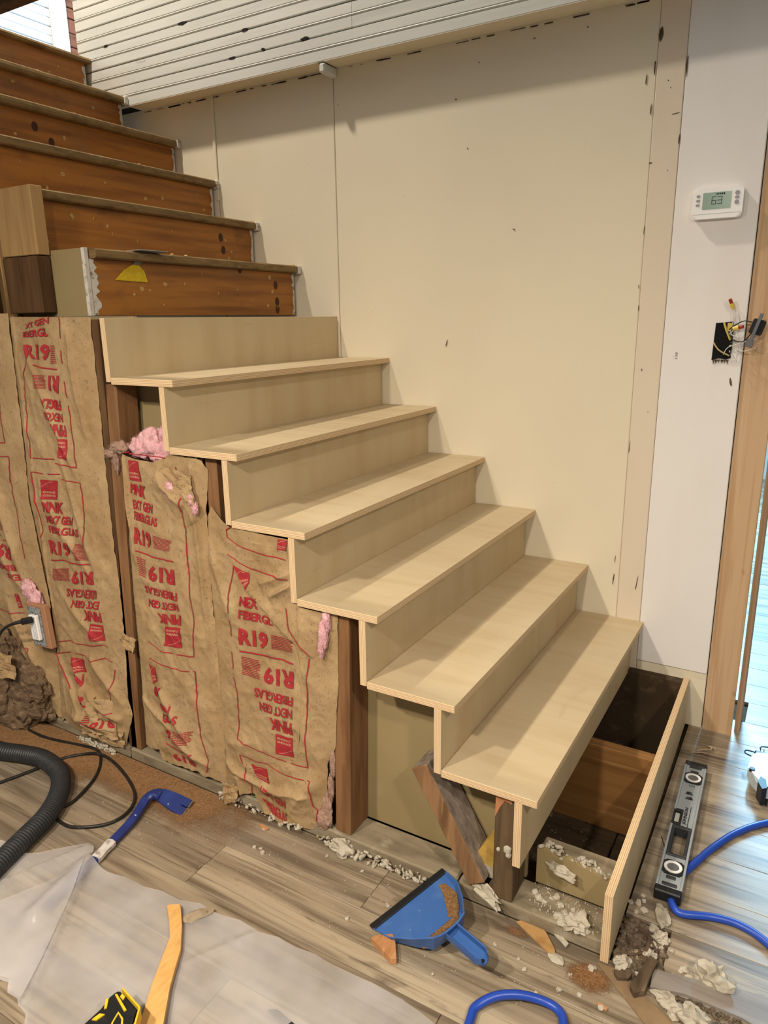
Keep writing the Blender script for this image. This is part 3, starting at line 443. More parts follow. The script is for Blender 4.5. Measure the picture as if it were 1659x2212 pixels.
def paper(b, n=125, m=330):
    d = BAT[b]; bm = NB(); g = []
    for i in range(n + 1):
        s = i / n; col = []
        xm = lerp_tab(d['xl'], .5) * (1 - s) + lerp_tab(d['xr'], .5) * s
        zb, zt = lerp_tab(d['zb'], xm), lerp_tab(d['zt'], xm)
        if b == 'C' and xm > -1.06: zt += .008 * nz(xm, 1, 0, 60)
        zb += .006 * nz(xm, 2, d['seed'], 45)
        for j in range(m + 1):
            z = zb + (zt - zb) * j / m
            x = lerp_tab(d['xl'], z) * (1 - s) + lerp_tab(d['xr'], z) * s
            if i in (0, n): x += .0025 * nz(x, z, d['seed'], 40)
            col.append(bm.verts.new((x, yclamp(x, z, YP - surf(b, x, z)), z)))
        g.append(col)
    for i in range(n):
        for j in range(m): bm.faces.new((g[i][j], g[i + 1][j], g[i + 1][j + 1], g[i][j + 1])).smooth = True
    return bm
INS = {}
labs = {'A': 'paper-faced insulation batt at the left edge of the photo, torn open above the outlet',
        'B': 'tall paper-faced insulation batt between the outlet and the dark stud, crumpled at its foot',
        'C': 'paper-faced insulation batt right of the dark stud with pink wool bursting from its top',
        'D': 'paper-faced insulation batt folded back at the top, beside the thick brown corner stud'}
def bez(o):
    pass
GL = {}
def glyph_mesh(s):
    """the words as a flat outline filled with triangles, scaled into the unit square"""
    if s in GL: return GL[s]
    cu = bpy.data.curves.new('lettering', 'FONT'); cu.body = s; cu.offset = .042 if len(s) < 5 else .034; cu.resolution_u = 2; cu.space_character = .98
    o = bpy.data.objects.new('lettering', cu); COL.objects.link(o)
    bpy.context.view_layer.update()
    me = bpy.data.meshes.new_from_object(o.evaluated_get(bpy.context.evaluated_depsgraph_get()))
    V = [v.co.copy() for v in me.vertices]; F = [tuple(p.vertices) for p in me.polygons]
    bpy.data.objects.remove(o); bpy.data.curves.remove(cu); bpy.data.meshes.remove(me)
    x0 = min(v.x for v in V); x1 = max(v.x for v in V); y0 = min(v.y for v in V); y1 = max(v.y for v in V)
    GL[s] = ([((v.x - x0) / (x1 - x0), (v.y - y0) / (y1 - y0)) for v in V], F, (x1 - x0) / (y1 - y0)); return GL[s]
def quad_map(q, u, v):
    (ax, az), (bx, bz), (cx_, cz), (dx, dz) = q      # TL TR BR BL
    return (dx * (1 - u) + cx_ * u) * (1 - v) + (ax * (1 - u) + bx * u) * v, (dz * (1 - u) + cz * u) * (1 - v) + (az * (1 - u) + bz * u) * v
def add_flat(bm, pts, faces, mi):
    vv = [bm.verts.new((p[0], 0, p[1])) for p in pts]
    for f in faces:
        try: bm.faces.new([vv[i] for i in f]).material_index = mi
        except ValueError: pass
def add_line(bm, P, w, mi=0):
    for (x0, z0), (x1, z1) in zip(P, P[1:]):
        L = math.hypot(x1 - x0, z1 - z0); nx, nz_ = -(z1 - z0) / L * w / 2, (x1 - x0) / L * w / 2; ex, ez = (x1 - x0) / L * w * .3, (z1 - z0) / L * w * .3
        add_flat(bm, [(x0 + nx - ex, z0 + nz_ - ez), (x0 - nx - ex, z0 - nz_ - ez), (x1 - nx + ex, z1 - nz_ + ez), (x1 + nx + ex, z1 + nz_ + ez)], [(0, 1, 2, 3)], mi)
def conform(bm, b, off):
    bmesh.ops.triangulate(bm, faces=bm.faces)
    for _ in range(6):
        es = [e for e in bm.edges if e.calc_length() > .0042]
        if not es: break
        bmesh.ops.subdivide_edges(bm, edges=es, cuts=1)
        bmesh.ops.triangulate(bm, faces=[f for f in bm.faces if len(f.verts) > 3])
    for v in bm.verts:
        x, z = v.co.x, v.co.z; v.co.y = yclamp(x, z, YP - surf(b, x, z)) - off
    bm.normal_update()
    for f in bm.faces:
        if f.normal.y > 0: f.normal_flip()
        f.smooth = True
def no_recalc(name, bm, mats, parent):
    me = bpy.data.meshes.new(name); bmesh.ops.translate(bm, verts=bm.verts, vec=-WL[parent.name]); bm.to_mesh(me); bm.free()
    for m in mats: me.materials.append(m)
    return link(bpy.data.objects.new(name, me), parent)
for b in 'ABCD':
    xc = {'A': -1.9, 'B': -1.52, 'C': -1.11, 'D': -.75}[b]
    t = thing('insulation_batt', labs[b], 'insulation', (xc, -1.08, .04)); INS[b] = t
    bm = paper(b); obj('paper_facing', bm, KRAFT, t)
    bm1, bm2 = NB(), NB()
    for bb, ty, a, c in PRINT:
        if bb != b: continue
        P = [(c[i], c[i + 1]) for i in range(0, len(c), 2)]
        if ty == 't':
            V, F, asp = glyph_mesh(a); add_flat(bm1, [quad_map(P, u, v) for u, v in V], F, 0)
        elif ty == 'm':
            R = random.Random(a + int(P[0][0] * 999))
            for k in range(a):
                v0 = 1 - (k + .2) / a; v1 = v0 - .48 / a; u = 0; ue = 1 - .12 * R.random()
                while u < ue:
                    w = .05 + .14 * R.random(); add_flat(bm1, [quad_map(P, u, v0), quad_map(P, min(u + w, 1), v0), quad_map(P, min(u + w, 1), v1), quad_map(P, u, v1)], [(0, 1, 2, 3)], 0); u += w + .018
        elif ty == 'p':
            add_flat(bm1, P, [tuple(range(len(P)))], 0)
            if len(P) == 4:
                inv = P[0][1] < P[2][1]
                n = len(P); q = P
                # is the block upside down?  the ones low on the flipped half are
                up = not any(abs(P[0][0] - f[0]) < .02 and abs(P[0][1] - f[1]) < .02 for f in FLIP)
                qq = q if up else [q[2], q[3], q[0], q[1]]
                sub = lambda u0, v0, u1, v1: [quad_map(qq, u0, v1), quad_map(qq, u1, v1), quad_map(qq, u1, v0), quad_map(qq, u0, v0)]
                for s_, (u0, v0, u1, v1) in (('OWENS', (.1, .3, .9, .42)), ('CORNING', (.1, .13, .9, .24))):
                    V, F, asp = glyph_mesh(s_); add_flat(bm2, [quad_map(sub(u0, v0, u1, v1), u, v) for u, v in V], F, 0)
                arc = [quad_map(qq, .02 + .3 * (1 - math.cos(t_)), .62 + .3 * math.sin(t_)) if 0 else quad_map(qq, .03 + .75 * k_ / 9, .62 + .3 * math.sin(PI / 2 * k_ / 9)) for k_, t_ in enumerate([0] * 10)]
                add_line(bm2, arc, .0012)
        else: add_line(bm1, P, a)
    conform(bm1, b, .0026); o = no_recalc('printed_lettering', bm1, [INK], t); o['label'] = 'red lettering, frames and emblem printed on the paper'; o['kind'] = 'stuff'
    if len(bm2.verts): conform(bm2, b, .0036); o = no_recalc('emblem_lettering', bm2, [INKT], t); o['kind'] = 'stuff'
    else: bm2.free()
def wool(name, blobs, parent, m=WOOL, label='pink glass wool', seed=0, amp=.35):
    bm = NB(); R = random.Random(seed)
    for x, y, z, rx, ry, rz in blobs:
        r = bmesh.ops.create_icosphere(bm, subdivisions=4, radius=1)
        for v in r['verts']:
            d = v.co.copy(); k = 1 + amp * fbm(d.x + x * 9, d.y + seed, d.z + z * 9, 2.2, 4) + .12 * abs(nz(d.x, d.y + seed, d.z, 9))
            v.co = Vector((x + d.x * rx * k, y + d.y * ry * k, z + d.z * rz * k))
    # loose fibres standing off the lump
    vs0 = list(bm.verts)
    for q in range(len(blobs) * 420):
        v = R.choice(vs0); p = v.co; n = Vector((R.uniform(-1, 1), R.uniform(-1, .1), R.uniform(-.4, 1))).normalized(); L = R.uniform(.004, .018) * min(1, max(abs(p.x), 1) * min(.04, blobs[0][3] + .008) / .03); s = n.cross(Vector((0, 1, .3))).normalized() * .0004
        a, b_, c = bm.verts.new(p - s), bm.verts.new(p + s), bm.verts.new(p + n * L + Vector((0, 0, R.uniform(-.004, .004)))); bm.faces.new((a, b_, c))
    o = obj(name, bm, m, parent, smooth=True); o['label'] = label; return o
wool('glass_wool', [(-1.14, -1.05, 1.045, .045, .028, .045), (-1.1, -1.045, 1.035, .04, .026, .06), (-1.19, -1.055, 1.03, .035, .024, .03), (-1.1, -1.06, 1.005, .035, .02, .02)], INS['C'], seed=1, label='pink wool bursting out above the paper')
wool('glass_wool', [(-1.255, -1.075, 1.03, .032, .016, .018), (-1.29, -1.078, 1.01, .022, .014, .012), (-1.27, -1.08, .985, .01, .008, .03)], INS['C'], m=WOOLD, seed=2, label='brownish dusty wool tuft', amp=.3)
wool('glass_wool', [(-1.042, -1.105, .935, .02, .008, .02), (-1.03, -1.105, .92, .012, .007, .014)], INS['C'], seed=3, label='pale pink wool showing through a tear')
wool('glass_wool', [(-.968, -1.1, .915, .011, .008, .016), (-.955, -1.1, .893, .009, .007, .017)], INS['C'], seed=4, label='deep pink wool showing through a tear')
wool('glass_wool', [(-.551, -1.09, .655, .011, .006, .03), (-.560, -1.094, .615, .0125, .007, .035), (-.567, -1.094, .58, .008, .006, .025)], INS['D'], seed=5, label='pink wool pushing through a slit')
wool('glass_wool', [(-.559, -1.076, .245, .008, .005, .045), (-.567, -1.076, .17, .009, .005, .04), (-.58, -1.078, .095, .016, .006, .05), (-.595, -1.08, .06, .022, .007, .028)], INS['D'], m=WOOLD, seed=6, label='pink wool spilling down the edge')
wool('glass_wool', [(-1.75, -1.1, .52, .03, .014, .035), (-1.725, -1.1, .48, .034, .014, .045), (-1.715, -1.1, .435, .022, .012, .04)], INS['A'], seed=7, label='pink wool showing above the outlet')
wool('glass_wool', [(-1.82, -1.01, 1.765, .05, .02, .018)], INS['A'], seed=9, label='pink wool lying on the cut top')
wool('glass_wool', [(-1.2 + .03 * q, -1.074, .068 + .004 * (q % 2), .022, .008, .012) for q in range(8)], INS['C'], m=mat('grey_wool', 'b9b2ab', [('8b8079', (60, 60, 60), .5, .7, .7)], rough=1, bump=.4, bs=(200, 200, 200)), seed=8, label='grey wool showing under the hem')
# folded flaps and crumpled hem of paper
def scrap(name, pts, parent, seed, amp=.012, m=KRAFT, n=14, label=None, th=.0008):
    """crumpled piece of paper spanning four corner points"""
    bm = NB(); g = []
    A, B_, C_, D_ = [Vector(p) for p in pts]; nrm = (B_ - A).cross(D_ - A).normalized()
    for i in range(n + 1):
        row = []
        for j in range(n + 1):
            u, v = i / n, j / n; p = (A * (1 - u) + B_ * u) * (1 - v) + (D_ * (1 - u) + C_ * u) * v
            e = 1 - abs(2 * u - 1) ** 6
            p = p + nrm * (amp * (1 - 1.9 * abs(nz(u * 2, v * 2, seed, 1.1)) - .5 * abs(nz(u * 5, v * 5, seed, 1.2)))) + Vector((.006 * nz(u * 5, v * 5, seed + 3), 0, .008 * nz(u * 6, v * 6, seed + 9)))
            row.append(bm.verts.new(p))
        g.append(row)
    for i in range(n):
        for j in range(n): bm.faces.new((g[i][j], g[i + 1][j], g[i + 1][j + 1], g[i][j + 1]))
    o = obj(name, bm, m, parent)
    if label: o['label'] = label
    return o
scrap('paper_flap', [(-1.07, -1.108, .995), (-.965, -1.108, .99), (-.95, -1.115, .905), (-1.03, -1.118, .93)], INS['C'], 3, .012, label='torn folded-over corner of paper')
scrap('paper_flap', [(-1.33, -1.09, .455), (-1.255, -1.098, .45), (-1.262, -1.106, .405), (-1.31, -1.11, .42)], INS['C'], 5, .012, label='small torn tab of paper across the stud')
scrap('paper_flap', [(-1.55, -1.105, .2), (-1.4, -1.11, .21), (-1.385, -1.118, .075), (-1.54, -1.128, .065)], INS['B'], 8, .022, n=20, label='crumpled roll of paper at the foot')
scrap('paper_flap', [(-1.57, -1.11, .09), (-1.37, -1.1, .1), (-1.372, -1.1, .042), (-1.56, -1.115, .04)], INS['B'], 11, .014, n=18, label='crushed hem lying on the sole plate')
scrap('paper_flap', [(-.94, -1.1, .07), (-.875, -1.1, .075), (-.885, -1.112, .03), (-.93, -1.115, .008)], INS['D'], 13, .01, label='hanging corner of the hem')
# crumpled grey-brown heap of old insulation at the left edge
t = thing('insulation_heap', 'lumpy brown heap of old insulation slumped beside the outlet at the left edge', 'insulation', (-1.95, -1.12, .0))
bm = NB()
for q, (x, y, z, r) in enumerate([(-1.96, -1.13, .1, .13), (-1.86, -1.12, .08, .09), (-1.8, -1.11, .16, .075), (-1.93, -1.12, .25, .09), (-2.1, -1.13, .2, .18), (-1.78, -1.1, .07, .05), (-1.9, -1.13, .03, .09)]):
    r_s = bmesh.ops.create_icosphere(bm, subdivisions=4, radius=1)
    for v in r_s['verts']:
        d = v.co.copy(); k = 1 + .35 * fbm(d.x + q, d.y, d.z, 1.8, 4) + .2 * abs(nz(d.x, d.y + q, d.z, 5)) + .06 * nz(d.x, d.y, d.z + q, 14)
        v.co = Vector((x + d.x * r * k, y + d.y * r * .5 * k, max(z + d.z * r * k, .002)))
obj('wool_mass', bm, mat('old_brown_wool', '6f5a44', [('4d3d2d', (25, 25, 60), .45, .7, .8, 6), ('8f7860', (40, 40, 90), .55, .72, .7, 6)], rough=1, bump=.8, bs=(70, 70, 160)), t)
scrap('paper_scrap', [(-1.93, -1.19, .3), (-1.8, -1.17, .29), (-1.79, -1.18, .21), (-1.92, -1.2, .22)], t, 21, .02, label='torn paper scrap on the heap')
# ---------------------------------------------------------------- thermostat
def rbox(bm, x0, x1, z0, z1, y0, y1, r, mi=0, seg=5):
    pts = []
    for cx_, cz_, a0 in ((x1 - r, z1 - r, 0), (x0 + r, z1 - r, 90), (x0 + r, z0 + r, 180), (x1 - r, z0 + r, 270)):
        for k in range(seg + 1):
            a = math.radians(a0 + 90 * k / seg); pts.append((cx_ + r * math.cos(a), cz_ + r * math.sin(a)))
    return prism(bm, pts, 'y', y0, y1, mi)
PLW = mat('white_plastic', 'eeece8', rough=.35, spec=.5, rnd=False); PLG = mat('grey_button', '9d9ba0', rough=.5); LCD = mat('lcd_green', '6f8f7c', rough=.25, spec=.5, rnd=False)
BLK = mat('black_plastic', '1b1c1e', [('2c2d30', (60, 60, 60), .5, .7, .5)], rough=.45); SEGM = mat('lcd_segments', '22302a', rough=.5)
t = thing('thermostat', 'white wall thermostat with green screen reading 63', 'thermostat', (.107, -.001, 1.675))
bm = NB(); rbox(bm, .041, .174, 1.634, 1.717, -.026, -.0006, .013); 
es = [e for e in bm.edges if all(v.co.y < -.025 for v in e.verts)]; bmesh.ops.bevel(bm, geom=es, offset=.004, segments=2, affect='EDGES'); obj('housing', bm, PLW, t)
bm = NB(); box(bm, .044, .171, -.0264, -.026, 1.6465, 1.6472); obj('flap_seam', bm, PLG, t)
bm = NB(); rbox(bm, .068, .143, 1.659, 1.704, -.0268, -.0255, .002); obj('screen', bm, LCD, t)
bm = NB()
def seg7(bm, x, z, w, h, on, y=-.0274):
    th = .0016; R = {'a': (x, x + w, z + h - th, z + h), 'd': (x, x + w, z, z + th), 'g': (x, x + w, z + h / 2 - th / 2, z + h / 2 + th / 2), 'f': (x, x + th, z + h / 2, z + h), 'e': (x, x + th, z, z + h / 2), 'b': (x + w - th, x + w, z + h / 2, z + h), 'c': (x + w - th, x + w, z, z + h / 2)}
    for s in on: a = R[s]; box(bm, a[0], a[1], y, y + .0006, a[2], a[3])
seg7(bm, .092, 1.672, .012, .0205, 'afgedc'); seg7(bm, .1075, 1.672, .012, .0205, 'abgcd')
for q in range(5): seg7(bm, .1 + .0055 * q, 1.6965, .0035, .005, ('bc', 'abged', 'fgbc', 'afgcd', 'abcdef')[q])
o = obj('digits', bm, SEGM, t); o['kind'] = 'stuff'
for z_ in (1.696, 1.684, 1.672):
    bm = NB(); rbox(bm, .0505, .061, z_ - .0032, z_ + .0032, -.0278, -.0255, .003); obj('button', bm, PLG, t)
for z_, r in ((1.698, .0058), (1.686, .0035), (1.6735, .0058)):
    bm = NB(); rbox(bm, .158 - .006, .158 + .006, z_ - r, z_ + r, -.0278, -.0255, min(.0056, r * .95)); obj('button', bm, PLG, t)
# ---------------------------------------------------------------- open switch box in the wall: hole, cables, caps, the switch hanging out
t = thing('switch_box', 'dark open switch box hole in the white wall with yellow cables inside', 'electrical box', (.157, 0, 1.29))
YEL = mat('yellow_cable', 'c9b45a', rough=.5); YCAP = mat('yellow_cap', 'e2c65c', rough=.4); RED = mat('red_lever', 'a33026', rough=.4); WIRE = mat('white_wire', 'd9d5cd', rough=.4); BWIRE = mat('black_wire', '18191a', rough=.35); STEEL = mat('dull_steel', '8d8f92', rough=.35, metal=.9)
bm = NB(); prism(bm, [(.131, 1.2335), (.1335, 1.342), (.181, 1.346), (.183, 1.24), (.17, 1.236), (.15, 1.239)], 'y', -.0025, -.0012); obj('box_opening', bm, mat('box_inside', '0d0c0b', rough=.9), t)
bm = NB(); tube(bm, catmull([(.156, -.004, 1.343), (.165, -.008, 1.32), (.178, -.008, 1.292)]), .0042, 8, flat=.6); obj('cable', bm, YEL, t)
bm = NB(); tube(bm, catmull([(.133, -.005, 1.285), (.145, -.008, 1.268), (.158, -.009, 1.258), (.18, -.007, 1.247)]), .0038, 8, flat=.6); obj('cable', bm, mat('tan_cable', 'b3a173', rough=.5), t)
bm = NB(); rbox(bm, .166, .178, 1.318, 1.342, -.006, -.0026, .002); obj('cable_clamp', bm, YEL, t)
bm = NB()
for q in range(9):
    x = .133 + .005 * q + rng.uniform(0, .003); prism(bm, [(x, 1.235), (x + .005, 1.236), (x + .003, 1.226 - rng.random() * .006)], 'y', -.003, -.0008)
obj('torn_paper_edge', bm, GRIME, t)['kind'] = 'stuff'
def cap(name, label, p, d, lev):
    t = thing(name, label, 'wire connector', p); M = Matrix.Translation(p) @ Vector((0, 0, 1)).rotation_difference(Vector(d)).to_matrix().to_4x4()
    bm = NB(); cyl(bm, (0, 0), .0058, 0, .008, 12, 0, M); cyl(bm, (0, 0), .0068, .008, .0165, 12, 0, M); obj('cap_body', bm, YCAP, t)
    bm = NB(); box(bm, -.0045, .0045, -.004, .004, .0168, .03, bev=.001, M=M); obj('lever', bm, RED, t); return t
c1 = cap('wire_connector', 'yellow and red wire connector sticking up above the switch hole', (.178, -.022, 1.383), (-.35, -.3, .9), 0)
c2 = cap('wire_connector', 'yellow and red wire connector lying sideways at the right edge of the switch hole', (.183, -.02, 1.326), (.93, -.25, .18), 0)
def wires(name, label, paths, m, r=.0012, par=None):
    t = thing(name, label, 'wire', Vector(paths[0][0])) if par is None else par
    for P in paths:
        bm = NB(); tube(bm, catmull(P), r, 6); obj('wire', bm, m, t)
    return t
wires('white_wires', 'loose white wires rising from the switch hole to the upper connector', [[(.178, -.021, 1.384), (.181, -.022, 1.36), (.179, -.012, 1.335), (.172, -.003, 1.3)], [(.181, -.021, 1.383), (.187, -.026, 1.36), (.185, -.014, 1.335), (.176, -.003, 1.3)], [(.182, -.021, 1.384), (.194, -.03, 1.365), (.197, -.02, 1.34), (.186, -.006, 1.31)], [(.184, -.02, 1.322), (.178, -.014, 1.31), (.196, -.02, 1.3), (.18, -.006, 1.285)], [(.19, -.02, 1.32), (.2, -.02, 1.305), (.186, -.016, 1.296), (.205, -.016, 1.29), (.176, -.006, 1.276)], [(.162, -.006, 1.25), (.175, -.016, 1.272), (.21, -.03, 1.285), (.25, -.04, 1.3)], [(.178, -.006, 1.262), (.195, -.02, 1.235), (.2, -.022, 1.25), (.198, -.02, 1.3)], [(.182, -.006, 1.275), (.215, -.03, 1.262), (.25, -.045, 1.272)]], WIRE)
t = wires('light_switch', 'black and steel light switch hanging from black wires against the pine casing', [[(.17, -.004, 1.322), (.185, -.016, 1.334), (.21, -.03, 1.347), (.232, -.036, 1.344)], [(.176, -.004, 1.306), (.19, -.02, 1.292), (.215, -.036, 1.29), (.234, -.04, 1.312)], [(.172, -.003, 1.33), (.182, -.012, 1.31), (.183, -.012, 1.26), (.176, -.004, 1.244)]], BWIRE, .0016); t['category'] = 'switch'
M = Matrix.Translation((.25, -.042, 1.323)) @ Matrix.Rotation(math.radians(16), 4, 'Y') @ Matrix.Rotation(math.radians(-25), 4, 'Z')
bm = NB(); box(bm, -.02, .012, -.012, .012, -.015, .028, bev=.004, M=M); obj('switch_body', bm, BLK, t)
bm = NB(); box(bm, -.004, .006, -.016, -.0122, -.05, .045, bev=.001, M=M); obj('mounting_strap', bm, STEEL, t)
bm = NB(); box(bm, -.012, .012, -.0155, -.0125, -.052, -.03, bev=.002, M=M); obj('strap_ear', bm, STEEL, t)
# ---------------------------------------------------------------- outlet, plug and cord
t = thing('outlet', 'white duplex outlet on a bare metal plate with a black plug in it', 'outlet', (-1.68, -1.12, .41))
M = Matrix.Translation((-1.68, -1.125, .412)) @ Matrix.Rotation(math.radians(-4), 4, 'Y')
bm = NB(); box(bm, -.05, .042, .0, .02, -.075, .075, bev=.002, M=M); obj('wood_backing', bm, mat('tan_backing', 'a5795a', rough=.8), t)
bm = NB(); box(bm, -.044, .02, -.004, -.0005, -.068, .066, bev=.001, M=M); obj('metal_plate', bm, mat('speckled_plate', '8b8f8e', [('4a4d4c', (120, 120, 120), .52, .62, .9, 3)], rough=.6), t)
bm = NB(); box(bm, -.026, .012, -.017, -.0045, -.043, .043, bev=.002, M=M)
obj('receptacle', bm, PLW, t)
for q in (-.014, -.006, .002):
    bm = NB(); box(bm, q + .002, q + .0035, -.0175, -.016, -.04, .04, M=M); obj('rib', bm, PLG, t)
CORD = mat('black_cord', '201f1d', [('4a3d2f', (60, 60, 60), .55, .75, .6)], rough=.4)
cd = thing('power_cord', 'thin black power cord running from the outlet and looping across the sawdust', 'cord', (-1.6, -1.2, 0))
P = [(-1.69, -1.146, .442), (-1.72, -1.175, .437), (-1.79, -1.185, .40), (-1.87, -1.17, .32), (-1.9, -1.165, .22), (-1.915, -1.15, .14), (-1.9, -1.14, .055), (-1.85, -1.14, .008), (-1.725, -1.149, .006), (-1.604, -1.129, .006), (-1.499, -1.11, .006), (-1.433, -1.139, .006), (-1.367, -1.214, .006), (-1.327, -1.319, .006), (-1.332, -1.369, .006), (-1.293, -1.396, .006), (-1.227, -1.393, .006), (-1.158, -1.339, .006), (-1.147, -1.276, .006), (-1.186, -1.214, .006), (-1.279, -1.164, .006), (-1.385, -1.135, .015), (-1.45, -1.133, .017), (-1.5, -1.15, .009), (-1.549, -1.204, .006), (-1.577, -1.3, .006), (-1.62, -1.42, .006), (-1.68, -1.6, .006)]
bm = NB(); tube(bm, catmull(P, 8), .0048, 8); obj('cord', bm, CORD, cd)
M = Matrix.Translation((-1.687, -1.147, .442)) @ Matrix.Rotation(math.radians(62), 4, 'Z')
bm = NB(); box(bm, -.03, .006, -.01, .01, -.009, .009, bev=.003, M=M); cyl(bm, (0, 0), .006, -.0, .02, 10, 0, M @ Matrix.Translation((-.03, 0, 0)) @ Matrix.Rotation(math.radians(-90), 4, 'Y')); obj('plug', bm, BLK, cd)
# ---------------------------------------------------------------- vacuum hose
t = thing('vacuum_hose', 'thick black corrugated vacuum hose curving in from the left edge', 'hose', (-1.4, -1.4, 0))
P = catmull([(-2.2, -1.42, .03), (-1.9, -1.31, .03), (-1.735, -1.293, .03), (-1.649, -1.268, .03), (-1.566, -1.252, .03), (-1.456, -1.272, .03), (-1.372, -1.331, .03), (-1.31, -1.414, .03), (-1.28, -1.496, .03), (-1.25, -1.59, .03), (-1.2, -1.75, .03), (-1.16, -1.95, .03)], 10)
L = [0.0]
for a, b in zip(P, P[1:]): L.append(L[-1] + (b - a).length)
Q = []; step = .0022; j = 0; n = int(L[-1] / step)
for k in range(n):
    s = k * step
    while L[j + 1] < s: j += 1
    Q.append(P[j].lerp(P[j + 1], (s - L[j]) / (L[j + 1] - L[j])))
bm = NB(); tube(bm, Q, lambda i: .0285 if (i % 4) < 2 else .0262, 18); obj('hose_wall', bm, mat('hose_rubber', '26282a', [('44423e', (30, 30, 30), .55, .75, .5, 5)], rough=.5, spec=.4), t)
# ---------------------------------------------------------------- blue pry bar
t = thing('pry_bar', 'blue paint-spattered steel pry bar with a forked end and a taped grip', 'pry bar', (-1.08, -1.3, 0))
BLUS = mat('blue_steel', '1d2f6e', [('dcd8cf', (90, 90, 90), .68, .72, .9, 3), ('2c3f86', (20, 20, 20), .5, .7, .5)], rough=.4, spec=.5)
P = catmull([(-1.03, -1.62, .012), (-1.055, -1.5, .012), (-1.077, -1.388, .013), (-1.094, -1.312, .014), (-1.113, -1.26, .018), (-1.122, -1.225, .028), (-1.113, -1.203, .034), (-1.09, -1.195, .034)], 8)
def ribbon(bm, P, wf, tf, sides=None):
    n = len(P); prev = None; rings = []
    for i, p in enumerate(P):
        tt = (P[min(i + 1, n - 1)] - P[max(i - 1, 0)]).normalized(); s = tt.cross(Vector((0, 0, 1))).normalized(); u = s.cross(tt).normalized()
        w, h = wf(i / (n - 1)), tf(i / (n - 1))
        rings.append([bm.verts.new(p + s * a * w + u * b * h) for a, b in ((-1, -.5), (-.5, -1), (.5, -1), (1, -.5), (1, .5), (.5, 1), (-.5, 1), (-1, .5))])
    for a, b in zip(rings, rings[1:]):
        for k in range(8): bm.faces.new((a[k], a[(k + 1) % 8], b[(k + 1) % 8], b[k]))
    bm.faces.new(rings[0][::-1]); bm.faces.new(rings[-1])
bm = NB(); ribbon(bm, P, lambda s: .0125 + .009 * max(0, s - .7) / .3, lambda s: .0095 - .003 * max(0, s - .7) / .3); obj('bar', bm, BLUS, t, smooth=False)
# flat forked claw, tilted down to the floor
M = Matrix.Translation((-1.095, -1.197, .034)) @ Matrix.Rotation(math.radians(12), 4, 'Z') @ Matrix.Rotation(math.radians(18), 4, 'Y') @ Matrix.Rotation(math.radians(18), 4, 'X')
bm = NB(); A, Bv = prism(bm, [(0, -.019), (.05, -.026), (.09, -.027), (.09, -.003), (.07, -.001), (.07, .001), (.09, .003), (.09, .027), (.05, .026), (0, .019)], 'z', -.0045, .0045)
for v in A + Bv: v.co = M @ v.co
obj('claw', bm, BLUS, t)
bm = NB()
for s in (-1, 1): box(bm, .0905, .097, min(s * .004, s * .027), max(s * .004, s * .027), -.004, .004, bev=.001, M=M)
obj('claw_edge', bm, STEEL, t)
bm = NB(); Pt = [(-1.062, -1.452, .013), (-1.077, -1.388, .0135)]
ribbon(bm, [Vector(Pt[0]).lerp(Vector(Pt[1]), k / 6) for k in range(7)], lambda s: .0138 + .001 * math.sin(s * 9), lambda s: .0108); obj('tape_wrap', bm, mat('crumpled_tape', 'cfc9c2', [('8d8780', (60, 60, 60), .5, .65, .9)], rough=.35, bump=.3, bs=(120, 120, 120)), t)
# ---------------------------------------------------------------- wooden shim stick and cordless tool, small blade
t = thing('wood_shim', 'long tapered yellow wood stick lying on the plastic sheet', 'wood stick', (-.66, -1.58, .012))
bm = NB()
A_ = [(-.774, -1.474), (-.768, -1.466), (-.752, -1.455), (-.742, -1.46), (-.7, -1.497), (-.652, -1.547), (-.6, -1.628), (-.548, -1.694), (-.46, -1.81), (-.51, -1.845), (-.59, -1.716), (-.64, -1.64), (-.697, -1.535), (-.735, -1.503)]
A, Bv = prism(bm, A_, 'z', .009, .022)
for v in A + Bv: v.co.z += .012 * max(0, (v.co.x + .66)) / .2
bmesh.ops.bevel(bm, geom=[e for e in bm.edges if abs(e.verts[0].co.z - e.verts[1].co.z) < .004], offset=.0012, segments=1, affect='EDGES')
obj('stick', bm, mat('yellow_pine', 'd3a563', [('b98a4a', (60, 14, 30), .5, .7, .5, 4, .6), ('e3bf83', (60, 20, 20), .55, .75, .5), ('7d5a34', (50, 25, 40), .73, .77, .8, 2)], rough=.6, bump=.08), t)
t = thing('cordless_tool', 'black and yellow cordless tool cut off by the bottom edge of the photo', 'power tool', (-.62, -1.76, .0))
YELP = mat('yellow_plastic', 'e0b52c', rough=.4)
# battery-foot end of the tool stands up toward the camera
def toolprism(pts, z0, z1, m, name, bev=0):
    bm = NB(); prism(bm, pts, 'z', z0, z1)
    if bev: bmesh.ops.bevel(bm, geom=bm.edges[:], offset=bev, segments=2, affect='EDGES')
    return obj(name, bm, m, t)
body = [(-.655, -1.737), (-.652, -1.713), (-.642, -1.709), (-.578, -1.721), (-.56, -1.748), (-.548, -1.79), (-.54, -1.87), (-.6, -1.89), (-.662, -1.86), (-.645, -1.8), (-.637, -1.757)]
toolprism(body, .012, .074, BLK, 'body', .006)
toolprism([(-.642, -1.7075), (-.577, -1.7195), (-.558, -1.747), (-.546, -1.79), (-.538, -1.87), (-.5405, -1.87), (-.549, -1.79), (-.561, -1.749), (-.579, -1.7225), (-.642, -1.7105)], .05, .0775, YELP, 'trim_line')
toolprism([(-.644, -1.7255), (-.641, -1.7225), (-.597, -1.7365), (-.599, -1.741)], .073, .0765, YELP, 'label_bar')
toolprism([(-.633, -1.7165), (-.622, -1.7185), (-.62, -1.7255), (-.631, -1.7235)], .073, .0765, YELP, 'button')
